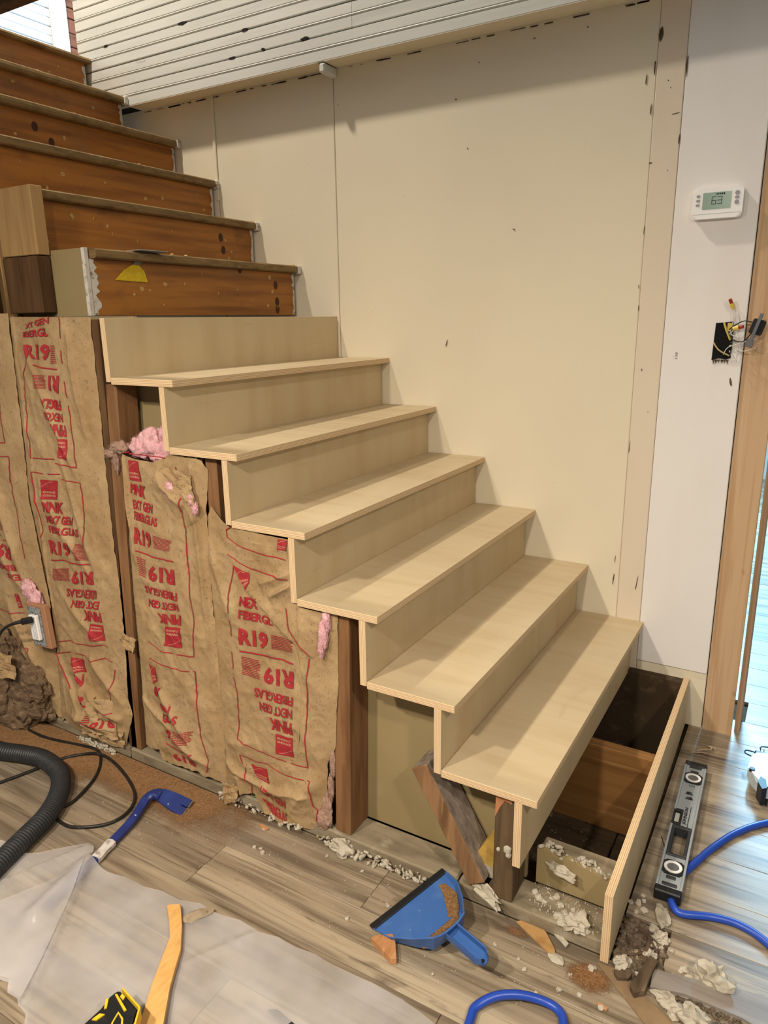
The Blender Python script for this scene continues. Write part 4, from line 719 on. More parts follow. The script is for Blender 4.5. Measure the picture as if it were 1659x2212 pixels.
toolprism([(-.608, -1.747), (-.588, -1.752), (-.57, -1.768), (-.566, -1.79), (-.58, -1.795), (-.6, -1.77)], .073, .0765, YELP, 'logo_patch')
toolprism([(-.603, -1.751), (-.589, -1.756), (-.575, -1.77), (-.572, -1.788), (-.581, -1.789), (-.597, -1.768)], .0755, .0775, BLK, 'logo_core')
toolprism([(-.652, -1.741), (-.647, -1.738), (-.634, -1.753), (-.637, -1.757)], .06, .0765, YELP, 'side_mark')
toolprism([(-.636, -1.768), (-.626, -1.764), (-.63, -1.78), (-.639, -1.784)], .073, .0765, YELP, 'side_mark')
t = thing('utility_blade', 'thin dark blade tip on the plastic at the bottom edge', 'blade', (-.36, -1.55, .0))
bm = NB(); prism(bm, [(-.399, -1.556), (-.383, -1.545), (-.32, -1.555), (-.27, -1.6), (-.28, -1.615), (-.345, -1.568)], 'z', .004, .0085); obj('blade', bm, mat('dark_blade', '2b2c2c', rough=.4), t)
# ---------------------------------------------------------------- clear plastic sheet on the floor
def sheet_mat():
    m = mat('plastic_film', 'e2dedd', rough=.22, spec=.6, rnd=False); nt = m.node_tree; N = nt.nodes; L = nt.links
    b = N['Principled BSDF']; tr = N.new('ShaderNodeBsdfTransparent'); tl = N.new('ShaderNodeBsdfTranslucent'); tl.inputs[0].default_value = (.8, .79, .8, 1)
    m1 = N.new('ShaderNodeMixShader'); m1.inputs[0].default_value = .35; L.new(b.outputs[0], m1.inputs[1]); L.new(tl.outputs[0], m1.inputs[2])
    m2 = N.new('ShaderNodeMixShader'); tc = N.new('ShaderNodeTexCoord'); no = N.new('ShaderNodeTexNoise'); no.inputs['Scale'].default_value = 5; no.inputs['Detail'].default_value = 3; L.new(tc.outputs['Object'], no.inputs['Vector'])
    mr = N.new('ShaderNodeMapRange'); mr.inputs[1].default_value = .35; mr.inputs[2].default_value = .65; mr.inputs[3].default_value = .32; mr.inputs[4].default_value = .64; L.new(no.outputs['Fac'], mr.inputs[0])
    L.new(mr.outputs[0], m2.inputs[0]); L.new(m1.outputs[0], m2.inputs[1]); L.new(tr.outputs[0], m2.inputs[2]); L.new(m2.outputs[0], N['Material Output'].inputs['Surface'])
    return m
FILM = sheet_mat()
def film(name, outline, zf, parent, cut=.02):
    bm = NB(); vs_ = [bm.verts.new((x, y, 0)) for x, y in outline]; bm.faces.new(vs_)
    bmesh.ops.triangulate(bm, faces=bm.faces)
    for _ in range(9):
        es = [e for e in bm.edges if e.calc_length() > cut]
        if not es: break
        bmesh.ops.subdivide_edges(bm, edges=es, cuts=1); bmesh.ops.triangulate(bm, faces=[f for f in bm.faces if len(f.verts) > 3])
    for v in bm.verts: v.co.z = zf(v.co.x, v.co.y)
    for f in bm.faces: f.smooth = True
    return obj(name, bm, FILM, parent)
def segd(x, y, a, b):
    dx, dy = b[0] - a[0], b[1] - a[1]; t_ = min(max(((x - a[0]) * dx + (y - a[1]) * dy) / (dx * dx + dy * dy), 0), 1); return math.hypot(x - a[0] - t_ * dx, y - a[1] - t_ * dy)
def zf(x, y):
    z = .005 + .0035 * (1 + nz(x, y, 1, 6)) + .002 * abs(nz(x, y, 2, 19))
    z += .026 * math.exp(-(segd(x, y, (-1.065, -1.465), (-1.03, -1.64)) / .03) ** 2)        # lies over the bar
    z += .02 * math.exp(-(segd(x, y, (-1.11, -1.43), (-1.25, -1.78)) / .013) ** 2) + .012 * math.exp(-(segd(x, y, (-1.06, -1.47), (-.84, -1.8)) / .009) ** 2)
    z += .05 * math.exp(-(segd(x, y, (-1.3, -1.55), (-1.18, -1.95)) / .035) ** 2)
    z += .006 * math.exp(-(segd(x, y, (-.55, -1.43), (-.62, -1.55)) / .01) ** 2)
    return z
t = thing('plastic_sheet', 'wrinkled translucent plastic sheet spread over the floor at lower left', 'plastic sheet', (-.8, -1.7, 0))
edge = [(-1.5, -1.95), (-1.42, -1.7), (-1.3, -1.565), (-1.221, -1.508), (-1.17, -1.452), (-1.135, -1.415), (-1.1, -1.425), (-1.068, -1.462), (-1.0, -1.462), (-.943, -1.452), (-.88, -1.452), (-.826, -1.438), (-.77, -1.436), (-.72, -1.42), (-.662, -1.423), (-.6, -1.411), (-.54, -1.415), (-.49, -1.405), (-.439, -1.408), (-.39, -1.4), (-.343, -1.403), (-.249, -1.396), (-.171, -1.4), (-.1, -1.412), (.05, -1.45), (.05, -2.2), (-.7, -2.2), (-.76, -1.9), (-.8, -1.828), (-.822, -1.81), (-.85, -1.808), (-.868, -1.798), (-.9, -1.8), (-.918, -1.785), (-.945, -1.79), (-1.05, -1.9), (-1.1, -2.1)]
film('film', edge, zf, t)
film('folded_layer', [(-1.066, -1.472), (-.98, -1.6), (-.9, -1.72), (-.86, -1.795), (-.905, -1.796), (-.922, -1.78), (-.95, -1.786), (-1.06, -1.9), (-1.2, -1.78), (-1.13, -1.62)], lambda x, y: zf(x, y) + .004, t)
# ---------------------------------------------------------------- dustpan with sawdust
DP = Matrix(((.93 * .87, .4 * .87, -.074 * .87, -.2705), (-.37 * .87, .894 * .87, -.186 * .87, -1.1795), (0, .2 * .87, .98 * .87, .029), (0, 0, 0, 1)))     # leans on the edge of the sole plate
t = thing('dustpan', 'blue plastic dustpan with a black rubber lip, sawdust in it', 'dustpan', (-.27, -1.18, 0))
BLUP = mat('blue_plastic', '3a62a0', [('557ab0', (18, 18, 18), .5, .72, .5, 4), ('b8bcc2', (120, 120, 120), .74, .78, .7, 2)], rough=.42, spec=.45)
out = [(0, .127), (.06, .118), (.115, .088), (.165, .05), (.172, .02), (.172, -.02), (.165, -.05), (.115, -.088), (.06, -.118), (0, -.127)]
hgt = [.008, .022, .04, .055, .052, .052, .055, .04, .022, .008]
flo = [(0, .122), (.06, .108), (.112, .078), (.15, .05), (.153, .02), (.153, -.02), (.15, -.05), (.112, -.078), (.06, -.108), (0, -.122)]
bm = NB()
def ringv(P, zf_): return [bm.verts.new(DP @ Vector((p[0], p[1], z))) for p, z in zip(P, zf_)]
fl_i = ringv(flo, [.004 + .002 * (1 if p[0] > .1 else 0) for p in flo]); wt_i = ringv([(p[0] * .985, p[1] * .985) for p in out], hgt)
wt_o = ringv([(p[0] * 1.015 + (.0 if p[0] else 0), p[1] * 1.015) for p in out], hgt); fl_o = ringv([(p[0] * 1.02, p[1] * 1.02) for p in flo], [0] * 10)
bm.faces.new(fl_i); bm.faces.new(fl_o[::-1])
for a, b in ((fl_i, wt_i), (wt_i, wt_o), (wt_o, fl_o)):
    for k in range(9): bm.faces.new((a[k], a[k + 1], b[k + 1], b[k]))
bm.faces.new((fl_i[0], fl_i[9], fl_o[9], fl_o[0])); bm.faces.new((fl_i[0], wt_i[0], wt_o[0], fl_o[0])); bm.faces.new((fl_i[9], wt_i[9], wt_o[9], fl_o[9]))
obj('pan', bm, BLUP, t)
bm = NB()   # step that crosses the pan floor
box(bm, .118, .121, -.07, .07, .004, .0075, M=DP); obj('floor_step', bm, BLUP, t)
bm = NB(); secs = []
for k in range(9):      # channel-shaped handle
    x = .165 + .125 * k / 8; zc = .046 + .012 * k / 8; hw = .021 if k < 8 else .012
    secs.append([bm.verts.new(DP @ Vector((x, yy, zz))) for yy, zz in ((-hw, zc + .004), (-hw * .96, zc - .018), (-hw * .5, zc - .026), (hw * .5, zc - .026), (hw * .96, zc - .018), (hw, zc + .004), (hw * .86, zc + .003), (hw * .8, zc - .014), (hw * .4, zc - .021), (-hw * .4, zc - .021), (-hw * .8, zc - .014), (-hw * .86, zc + .003))])
for a, b in zip(secs, secs[1:]):
    for k in range(12): bm.faces.new((a[k], a[(k + 1) % 12], b[(k + 1) % 12], b[k]))
bm.faces.new(secs[0][::-1]); bm.faces.new(secs[-1])
obj('handle', bm, BLUP, t)
bm = NB(); cyl(bm, (.281, 0), .0045, .0375, .0385, 14, 0, DP); obj('hanging_hole', bm, DARKGAP, t)
bm = NB(); box(bm, -.016, .004, -.128, .128, .0015, .009, bev=.002, M=DP); obj('rubber_lip', bm, BLK, t)
SAW = mat('sawdust', '92704c', [('74553a', (150, 150, 150), .45, .65, .8, 4), ('b98d5c', (260, 260, 260), .55, .68, .8, 3)], rough=1, bump=.6, bs=(300, 300, 300), spec=.05)
def grain_pile(name, M, pts, n, s, seed, zf_=lambda x, y: 0, m=SAW):
    """a heap of tiny grains inside an outline"""
    R = random.Random(seed); xs = [p[0] for p in pts]; ys = [p[1] for p in pts]; V = []; F = []; c = 0
    def inside(x, y):
        r = False
        for (x1, y1), (x2, y2) in zip(pts, pts[1:] + pts[:1]):
            if (y1 > y) != (y2 > y) and x < (x2 - x1) * (y - y1) / (y2 - y1) + x1: r = not r
        return r
    while c < n:
        x, y = R.uniform(min(xs), max(xs)), R.uniform(min(ys), max(ys))
        if not inside(x, y): continue
        c += 1; k = s * R.uniform(.5, 1.6); z = zf_(x, y) + R.random() * s * .4; a = R.random() * 6
        i = len(V)
        V += [M @ Vector((x + k * math.cos(a + q * 2.09), y + k * math.sin(a + q * 2.09), z)) for q in range(3)] + [M @ Vector((x, y, z + k * .9))]
        F += [(i, i + 1, i + 3), (i + 1, i + 2, i + 3), (i + 2, i, i + 3)]
    bm = NB(); vv = [bm.verts.new(v) for v in V]
    for f in F: bm.faces.new([vv[q] for q in f])
    return bm
sd = thing('sawdust', 'small heaps of brown sawdust lying in the blue dustpan', 'sawdust', (-.2, -1.18, .03), kind='stuff')
I4 = Matrix.Identity(4)
bm = grain_pile('x', DP, [(.02, .085), (.03, .1), (.075, .1), (.115, .072), (.13, .05), (.115, .035), (.09, .05), (.06, .068)], 3800, .0013, 3, lambda x, y: .0045 + .010 * max(0, .5 + .5 * (x + y - .12) * 14) * .4); o = obj('sawdust', bm, SAW, sd); o['kind'] = 'stuff'
bm = grain_pile('x', DP, [(.122, .06), (.146, .05), (.152, 0), (.149, -.05), (.135, -.07), (.122, -.068)], 3600, .0013, 4, lambda x, y: .0065); o = obj('sawdust', bm, SAW, sd); o['kind'] = 'stuff'
# ---------------------------------------------------------------- box level
LV = Matrix.Translation((.2433, -.5555, .0)) @ Matrix.Rotation(math.radians(1.6), 4, 'Z') @ Matrix.Translation((0, 0, .0))
t = thing('spirit_level', 'grey box level with black end caps lying on the floor beside the bottom riser', 'level', (.2433, -.5555, 0))
GREYM = mat('grey_enamel', '969da0', [('a6acae', (9, 9, 9), .5, .7, .5)], rough=.35, spec=.5)
y0, y1, hw, zt = -.275, .275, .0305, .029
holes = [(-.158, -.03, -.024, .024, 'h')]
def lv(name, x0, x1, ya, yb, za, zb, m, bev=.0008, par=None):
    bm = NB(); box(bm, x0, x1, ya, yb, za, zb, bev=bev, M=LV); return obj(name, bm, m, par or t)
bm = NB()     # frame: web with a hand hole and a bubble notch, thick flanges at both long edges
def bx(x0, x1, ya, yb, za, zb): box(bm, x0, x1, ya, yb, za, zb, bev=.0008, M=LV)
bx(-.0305, -.0245, y0, -.03, .001, zt); bx(-.0305, -.0245, .042, y1, .001, zt); bx(.0245, .0305, y0, y1, .001, zt)
bx(-.0245, .0245, y0, -.16, .003, zt - .002); bx(-.0245, .0245, -.03 - .002, -.03 + .0, .003, zt - .002); bx(-.006, .0245, -.03, .042, .003, zt - .002); bx(-.0245, .0245, .042, y1, .003, zt - .002)
obj('frame', bm, GREYM, t)
DGR = mat('dark_grey_rubber', '34373a', rough=.5)
bm = NB(); 
for a in ((-.024, .024, -.16, -.151), (-.024, .024, -.043, -.031), (-.024, -.016, -.151, -.043), (.0165, .024, -.151, -.043)): box(bm, a[0], a[1], a[2], a[3], .001, zt + .001, bev=.0015, M=LV)
obj('hand_hole_grip', bm, DGR, t)
for yc in (.205, -.205):
    bm = NB(); pts = [(-.024, -.018), (-.017, -.026), (.017, -.026), (.024, -.018), (.024, .018), (.017, .026), (-.017, .026), (-.024, .018)]
    A, Bv = prism(bm, [(p[0], p[1] + yc) for p in pts], 'z', zt - .003, zt + .0012)
    for v in A + Bv: v.co = LV @ v.co
    vh = obj('vial_housing', bm, BLK, t)
    bm = NB(); n = 32; R1, R2 = .0215, .0145
    a = [[bm.verts.new(LV @ Vector((r * math.cos(2 * PI * k / n), yc + r * math.sin(2 * PI * k / n), z_))) for k in range(n)] for r, z_ in ((R1, zt + .001), (R1, zt + .0035), (R2, zt + .0028), (R2, zt + .001))]
    for p, q in zip(a, a[1:]):
        for k in range(n): bm.faces.new((p[k], p[(k + 1) % n], q[(k + 1) % n], q[k]))
    obj('vial_ring', bm, PLW, vh)
    bm = NB(); cyl(bm, (0, yc), R2, zt, zt + .0018, 28, 0, LV); obj('vial', bm, mat('smoky_vial', '5c5f60', rough=.15, spec=.6), vh)
    lv('label_window', -.011, .011, yc + (.031 if yc > 0 else -.041), yc + (.041 if yc > 0 else -.031), zt - .003, zt + .0008, DGR)
for s in (-1, 1):
    bm = NB(); box(bm, -.031, .031, min(s * .2755, s * .298), max(s * .2755, s * .298), .0, zt + .001, bev=.003, M=LV); ec = obj('end_cap', bm, BLK, t)
    bm = NB(); box(bm, -.017, .017, min(s * .262, s * .272), max(s * .262, s * .272), zt - .003, zt + .0012, bev=.001, M=LV); obj('cap_slot', bm, DGR, t)
bm = NB(); bx(-.03, -.025, -.029, .041, .004, .026); bx(-.025, -.006, .03, .041, .002, zt + .001); bx(-.025, -.006, -.029, -.02, .002, zt + .001); bx(-.0115, -.006, -.02, .03, .002, zt + .001); obj('bubble_cradle', bm, BLK, t)
bm = NB(); bx(-.0245, -.012, -.018, .028, .008, .024); obj('bubble_vial', bm, mat('clear_vial', 'b9bcae', rough=.1, spec=.7), t)
INKK = mat('black_ink', '17181a', rough=.5)
def level_text(s, y_a, y_b, xa, xb):
    V, F, asp = glyph_mesh(s); bm = NB()
    vv = [bm.verts.new(LV @ Vector((xb + (xa - xb) * v, y_a + (y_b - y_a) * u, zt - .0015))) for u, v in V]
    for f in F:
        try: bm.faces.new([vv[i] for i in f])
        except ValueError: pass
    for v in bm.verts: pass
    return bm
bm = level_text('JOHNSON', -.02, .058, -.003, .008)
box(bm, .0105, .0122, -.03, .066, zt - .002, zt - .0012, M=LV)
for ya, sg in ((.098, 1), (.122, -1)):
    for q in range(3): box(bm, -.009 + .002 * q if sg > 0 else -.009, .009 if sg > 0 else .009 - .002 * q, ya + .005 * q, ya + .005 * q + .0026, zt - .002, zt - .0012, M=LV)
    A, Bv = prism(bm, [(.012 * sg, ya + .002), (.002 * sg, ya + .0155), (.002 * sg, ya - .0)], 'z', zt - .002, zt - .0011)
    for v in A + Bv: v.co = LV @ v.co
for q in range(3): box(bm, -.006 + .006 * q, -.004 + .006 * q, .163, .172, zt - .002, zt - .0012, M=LV)
o = obj('printed_lettering', bm, INKK, t); o['kind'] = 'stuff'
# ---------------------------------------------------------------- blue air hose
BLUH = mat('blue_hose', '2146a8', rough=.35, spec=.5, rnd=False)
ah = thing('air_hose', 'blue air hose passing under the level and looping in at the bottom edge', 'hose', (.3, -.8, 0))
P = catmull([(1.0, -.2, .009), (.62, -.27, .009), (.443, -.429, .009), (.372, -.517, .009), (.325, -.609, .009), (.295, -.685, .0095), (.268, -.76, .0095), (.259, -.834, .0095), (.27, -.868, .009), (.292, -.879, .009), (.354, -.855, .009), (.412, -.849, .009), (.47, -.875, .009), (.54, -.95, .009), (.6, -1.1, .009), (.5, -1.35, .009), (.25, -1.5, .009), (.15, -1.36, .009), (.133, -1.287, .009), (.113, -1.262, .009), (.079, -1.261, .012), (.036, -1.279, .02), (-.004, -1.306, .02), (-.031, -1.339, .012), (-.033, -1.363, .009), (-.018, -1.42, .009), (.05, -1.6, .009), (.2, -1.9, .009)], 10)
bm = NB(); tube(bm, P, .0092, 12); obj('hose_wall', bm, BLUH, ah)
# ---------------------------------------------------------------- brad nailer at the right edge
t = thing('nail_gun', 'pale grey brad nail gun with black trim at the right edge in blue daylight', 'nail gun', (.41, -.22, 0))
GUN = mat('gun_grey', 'b9c4c8', rough=.35, spec=.5)
bm = NB(); A, Bv = prism(bm, [(.384, -.165), (.378, -.2), (.374, -.262), (.39, -.29), (.402, -.32), (.418, -.345), (.45, -.34), (.46, -.15), (.42, -.15)], 'z', .02, .062); bmesh.ops.bevel(bm, geom=bm.edges[:], offset=.006, segments=2, affect='EDGES'); obj('gun_body', bm, GUN, t)
bm = NB(); box(bm, .385, .47, -.152, -.13, .012, .05, bev=.004); obj('nose_block', bm, BLK, t)
bm = NB(); tube(bm, catmull([(.39, -.14, .045), (.362, -.14, .045), (.36, -.158, .045), (.378, -.168, .045), (.385, -.18, .045)]), .0022, 6); obj('trigger_guard', bm, BLK, t)
bm = NB(); tube(bm, catmull([(.4, -.132, .052), (.402, -.116, .056), (.44, -.105, .056), (.48, -.105, .056)]), .002, 6); obj('wire_loop', bm, BLK, t)
bm = NB(); cyl(bm, (.386, -.268), .008, .055, .0655, 14); obj('knob', bm, BLK, t)
bm = NB(); prism(bm, [(.41, -.3), (.425, -.31), (.43, -.352), (.418, -.362), (.405, -.33)], 'z', .012, .066); obj('foot', bm, BLK, t)
bm = NB(); box(bm, .432, .436, -.34, -.17, .0, .068); obj('side_rail', bm, BLK, t)
V, F, asp = glyph_mesh('EZ2'); bm = NB(); vv = [bm.verts.new((.432 - .016 * v, -.165 - .05 * u, .0628)) for u, v in V]
for f in F: bm.faces.new([vv[i] for i in f])
o = obj('printed_lettering', bm, PLW, t); o['kind'] = 'stuff'
# ---------------------------------------------------------------- props under the lowest treads
t = thing('brace_board', 'weathered grey-brown board leaning diagonally under the lowest treads', 'board', (-.2, -1.05, .04))
WEATH = mat('weathered_board', '887a6c', [('5f5347', (50, 50, 3), .42, .68, .8, 6), ('a89b8e', (70, 70, 3), .55, .72, .7, 6)], rough=.9, bump=.3, bs=(120, 120, 8)); WEDGE = mat('weathered_edge', '8d6a48', [('5c3f27', (50, 50, 4), .42, .68, .8, 6), ('b3936c', (60, 60, 4), .58, .72, .7, 5), ('d8d4cc', (40, 40, 20), .72, .76, .7)], rough=.9, bump=.3, bs=(120, 120, 10))
a, b = Vector((-.297, -1.035, .312)), Vector((-.141, -1.04, .052)); d = (b - a); Lb = d.length; d.normalize(); s = Vector((0, -1, 0)); n_ = d.cross(s).normalized(); s = n_.cross(d)
M = Matrix(((n_.x, s.x, d.x, a.x), (n_.y, s.y, d.y, a.y), (n_.z, s.z, d.z, a.z), (0, 0, 0, 1)))
bm = NB(); box(bm, -.024, .024, -.044, .044, -.012, Lb - .005, bev=.003, M=M)
bm.normal_update()
for f in bm.faces:
    f.material_index = 1 if abs(f.normal.dot(s)) > .7 else 0
obj('board', bm, [WEATH, WEDGE], t)
t = thing('support_post', 'short dark rough post standing under the front of the lowest tread', 'post', (-.08, -1.04, .041))
bm = NB(); v = box(bm, -.103, -.0535, -1.082, -.995, .042, .327, bev=.003)
for q in bm.verts:
    q.co.x += .03 * (q.co.z - .327) * .3
obj('post', bm, mat('post_wood', '645038', [('433322', (40, 40, 4), .42, .68, .85, 6, 1.0), ('7b5f40', (40, 40, 4), .58, .72, .7, 6)], rough=.9, bump=.35, bs=(120, 120, 10)), t)
bm = NB(); prism(bm, [(-.1015, .325), (-.06, .326), (-.064, .308), (-.08, .312), (-.092, .29), (-.1025, .262)], 'y', -1.0828, -1.0815); obj('fresh_split', bm, mat('fresh_wood', 'a9714a', [('c68d62', (60, 60, 8), .5, .7, .6)], rough=.8), t)
bm = NB()
for x, z_, r in ((-.07, .185, .012), (-.067, .172, .009), (-.092, .178, .006), (-.064, .19, .006)):
    r_s = bmesh.ops.create_icosphere(bm, subdivisions=2, radius=1)
    for q in r_s['verts']: k = 1 + .4 * nz(q.co.x + x * 50, q.co.y, q.co.z, 2); q.co = Vector((x + q.co.x * r * k * .8, -1.083 + q.co.y * .004 * k, z_ + q.co.z * r * k))
o = obj('plaster_blob', bm, PLASTER, t); o['kind'] = 'stuff'
t = thing('wood_offcut', 'small yellow-edged wood offcut wedged between the leaning board and the post', 'wood offcut', (-.14, -1.03, .05))
bm = NB(); A, Bv = prism(bm, [(-.132, .166), (-.112, .16), (-.115, .06), (-.152, .058), (-.166, .09), (-.168, .1)], 'y', -1.05, -1.01)
bmesh.ops.bisect_plane(bm, geom=bm.verts[:] + bm.edges[:] + bm.faces[:], plane_co=(-.14, -1.03, .094), plane_no=(.12, 0, 1))
for f in bm.faces: f.material_index = 0 if f.calc_center_median().z > .094 else 1
obj('offcut', bm, [mat('yellow_wood', 'b8964a', [('8d6c2e', (30, 30, 30), .5, .7, .6, 5)], rough=.7), PLASTER], t)
# ---------------------------------------------------------------- debris: plaster lumps, chips, sawdust
def lump(name, label, cat, x, y, r, z=0, sx=1, sy=1, sz=.7, m=PLASTER, seed=0, group=None, rot=0, sub=2, rough=.5):
    bm = NB(); bmesh.ops.create_icosphere(bm, subdivisions=sub, radius=1); c, s_ = math.cos(rot), math.sin(rot)
    for v in bm.verts:
        d = v.co.copy(); k = 1 + rough * nz(d.x + seed * 3.1, d.y + seed, d.z, 1.5) + rough * .6 * nz(d.x, d.y + seed * 1.7, d.z, 3.4)
        px, py = d.x * r * sx * k, d.y * r * sy * k
        v.co = Vector((x + px * c - py * s_, y + px * s_ + py * c, z + max(d.z * r * sz * k + r * sz * .55, 0)))
    o = obj(name, bm, m, None, loc=(x, y, z)); return tag(o, label, cat, group)
PLC = 'plaster lump'
lump('plaster_lump', 'largest pale plaster lump on the grey planks near the bottom right corner', PLC, .374, -1.03, .03, seed=1, sx=1.1, sy=.9, sz=1.0, sub=3, rough=.8)
lump('plaster_lump', 'flat elongated white plaster flake below the level', PLC, .251, -.902, .025, seed=2, sx=.6, sy=1.5, sz=.25, rot=.25, sub=3)
lump('plaster_lump', 'ragged pale plaster lump at the bottom edge beside the loose grey plank', PLC, .352, -1.145, .026, seed=3, sx=1.1, sy=.9, sz=.8, sub=3, rough=.8)
lump('plaster_lump', 'plaster lump left of the ragged one at the bottom edge', PLC, .318, -1.145, .02, seed=4, sx=1.2, sy=.8, sz=.6, sub=3, rough=.7)
lump('plaster_lump', 'flattish grey-white plaster piece at the near edge of the loose grey plank', PLC, .293, -1.121, .017, seed=5, sx=1.3, sy=.8, sz=.5, sub=3)
lump('plaster_lump', 'white plaster lump against the near end of the bottom riser in the rubble pit', PLC, .197, -1.085, .017, seed=6, sub=3, rough=.7)
lump('plaster_lump', 'white plaster lump at the right rim of the rubble pit, uppermost', PLC, .242, -.953, .011, seed=7, sz=.9)
lump('plaster_lump', 'bright angular plaster lump at the right rim of the rubble pit', PLC, .258, -.972, .016, seed=8, rough=.7, sub=3)
lump('plaster_lump', 'plaster lump in the middle of the rubble pit beside the split lath', PLC, .248, -1.037, .014, seed=9, rough=.7, sub=3)
lump('plaster_lump', 'long crumbled white plaster ridge at the foot of the short post', PLC, -.115, -1.088, .03, seed=10, z=.036, sx=1.35, sy=.45, sz=.5, rot=-.35, sub=3, rough=.8)
lump('plaster_lump', 'big crumbly plaster lump on the sole plate near the bottom riser', PLC, .085, -1.07, .026, z=.04, seed=11, sx=1.1, sy=.8, sz=.6, sub=3, rough=.9)
lump('plaster_lump', 'long white plaster flake leaning on the low board under the missing step', PLC, .035, -1.0, .03, z=.1, seed=12, sx=1.2, sy=.3, sz=.45, rot=-.3, sub=3)
lump('plaster_lump', 'flat plaster chip with a paper face on the floor left of the sawdust pile', PLC, .07, -1.14, .02, seed=13, sx=1.2, sy=.6, sz=.3, rot=-.4)
lump('plaster_lump', 'crumbly white plaster heap at the foot of the thick brown corner stud', PLC, -.52, -1.1, .026, z=.004, seed=14, sx=1.3, sy=.7, sz=.7, sub=3, rough=.9)
lump('plaster_lump', 'torn grey chip lying on the edge of the plastic sheet', 'chip', -.7, -1.455, .03, z=.008, seed=15, sx=1.3, sy=.5, sz=.2, rot=.9, m=mat('grey_chip', '9a8a72', [('7a6a54', (60, 60, 60), .5, .7, .7)], rough=.9))
k = 0
CR = [(.275, -.968), (.286, -.992), (.314, -1.037), (.302, -1.056), (.343, -1.054), (.407, -1.045), (.438, -1.039), (.454, -1.059), (.204, -.875), (.193, -.889), (.194, -.918), (.187, -1.208), (.144, -1.125), (.266, -.996), (.33, -1.045), (.32, -1.03), (.41, -1.055), (.2, -.86), (.178, -.895), (.21, -.905), (.263, -.985), (.25, -1.0), (.235, -1.09), (.21, -1.07)]
for x, y in CR:
    lump('plaster_crumb', 'small pale plaster crumb scattered on the planks around the rubble pit', 'plaster crumb', x, y, rng.uniform(.005, .0095), seed=20 + k, sz=.6, group='plaster crumbs around the rubble pit', sub=2, rough=.6); k += 1
CR2 = [(-.39, -1.275), (-.33, -1.19), (-.325, -1.195), (-.147, -1.308), (-.738, -1.2), (-.72, -1.195), (-.705, -1.205), (-.76, -1.13), (-.55, -1.13), (-.44, -1.13), (.02, -1.2), (.06, -1.24), (.1, -1.21), (.0, -1.18), (.11, -1.165), (.14, -1.2), (-.06, -1.17)]
for x, y in CR2:
    lump('plaster_crumb', 'tiny white plaster crumb on the planks in front of the sole plate', 'plaster crumb', x, y, rng.uniform(.0035, .007), seed=60 + k, sz=.6, group='plaster crumbs in front of the sole plate', sub=2); k += 1
CR3 = [(-.005, -1.035), (.01, -1.04), (.03, -1.012), (.045, -1.03), (.06, -1.045), (.1, -1.085), (.02, -1.02), (.075, -1.03), (.05, -1.065), (.12, -1.075), (-.02, -1.02)]
for x, y in CR3:
    lump('plaster_crumb', 'pale plaster crumb on the dusty sole plate in front of the low board', 'plaster crumb', x, y, rng.uniform(.005, .011), z=.04, seed=90 + k, sz=.6, group='plaster crumbs on the sole plate', sub=2); k += 1
# ragged plaster left along the floor edge of the plate
o = thing('plaster_ridge', 'ragged line of broken white plaster along the foot of the sole plate', 'plaster ridge', (-.5, -1.09, 0))
bm = NB(); R = random.Random(5)
for q in range(230):
    x = R.uniform(-.96, -.2); dens = 1 if x > -.62 else .55
    if R.random() > dens or -.66 < x < -.6: continue
    r = R.uniform(.0015, .0075) * (1.3 if -.56 < x < -.46 else 1); M = Matrix.Translation((x, -1.089 - R.random() * .014, R.uniform(.002, .03))) @ Matrix.Rotation(R.random() * 6, 4, Vector((R.random(), R.random(), 1)).normalized()) @ Matrix.Diagonal((1.7, .8, .8, 1))
    bmesh.ops.create_icosphere(bm, subdivisions=1, radius=r, matrix=M)
for q in range(90):
    x = R.uniform(-1.6, -1.42); r = R.uniform(.002, .007); bmesh.ops.create_icosphere(bm, subdivisions=1, radius=r, matrix=Matrix.Translation((x, -1.09 - R.random() * .01, R.uniform(.002, .02))) @ Matrix.Diagonal((1.6, .8, .7, 1)))
o2 = obj('plaster_grains', bm, PLASTER, o); o2['kind'] = 'stuff'
def chip(name, label, cat, pts, z0, z1, m, tilt=0):
    xc = sum(p[0] for p in pts) / len(pts); yc = sum(p[1] for p in pts) / len(pts)
    bm = NB(); prism(bm, pts, 'z', z0, z1); 
    for v in bm.verts: v.co.z += tilt * (v.co.x - xc)
    bmesh.ops.bevel(bm, geom=bm.edges[:], offset=.0008, segments=1, affect='EDGES')
    return tag(obj(name, bm, m, None, loc=(xc, yc, z0)), label, cat)
FRESH = mat('split_wood', 'b98558', [('8d5c35', (70, 20, 20), .45, .7, .7, 5), ('d6a878', (50, 16, 20), .55, .72, .6)], rough=.8, bump=.2, bs=(150, 40, 60))
chip('wood_chip', 'thick reddish split wood chip at the front left corner of the dustpan', 'wood chip', [(-.305, -1.306), (-.294, -1.293), (-.266, -1.273), (-.25, -1.29), (-.226, -1.327), (-.24, -1.332)], .001, .018, FRESH)
chip('wood_splinter', 'curved pale tan wood splinter in front of the sole plate', 'wood chip', [(-.04, -1.09), (-.01, -1.066), (.03, -1.085), (.062, -1.12), (.073, -1.146), (.045, -1.132), (-.005, -1.108)], .002, .007, mat('tan_splinter', 'b08a58', [('8f6030', (30, 30, 30), .5, .7, .6)], rough=.7))
chip('wood_splinter', 'small light wood splinter lying on the planks near the crowbar side of the plate', 'wood chip', [(-.785, -1.13), (-.775, -1.122), (-.748, -1.127), (-.752, -1.134)], .001, .007, FRESH)
chip('wood_splinter', 'tiny orange wood splinter on the planks left of the split lath', 'wood chip', [(.176, -1.205), (.182, -1.198), (.2, -1.204), (.198, -1.211)], .001, .005, FRESH)
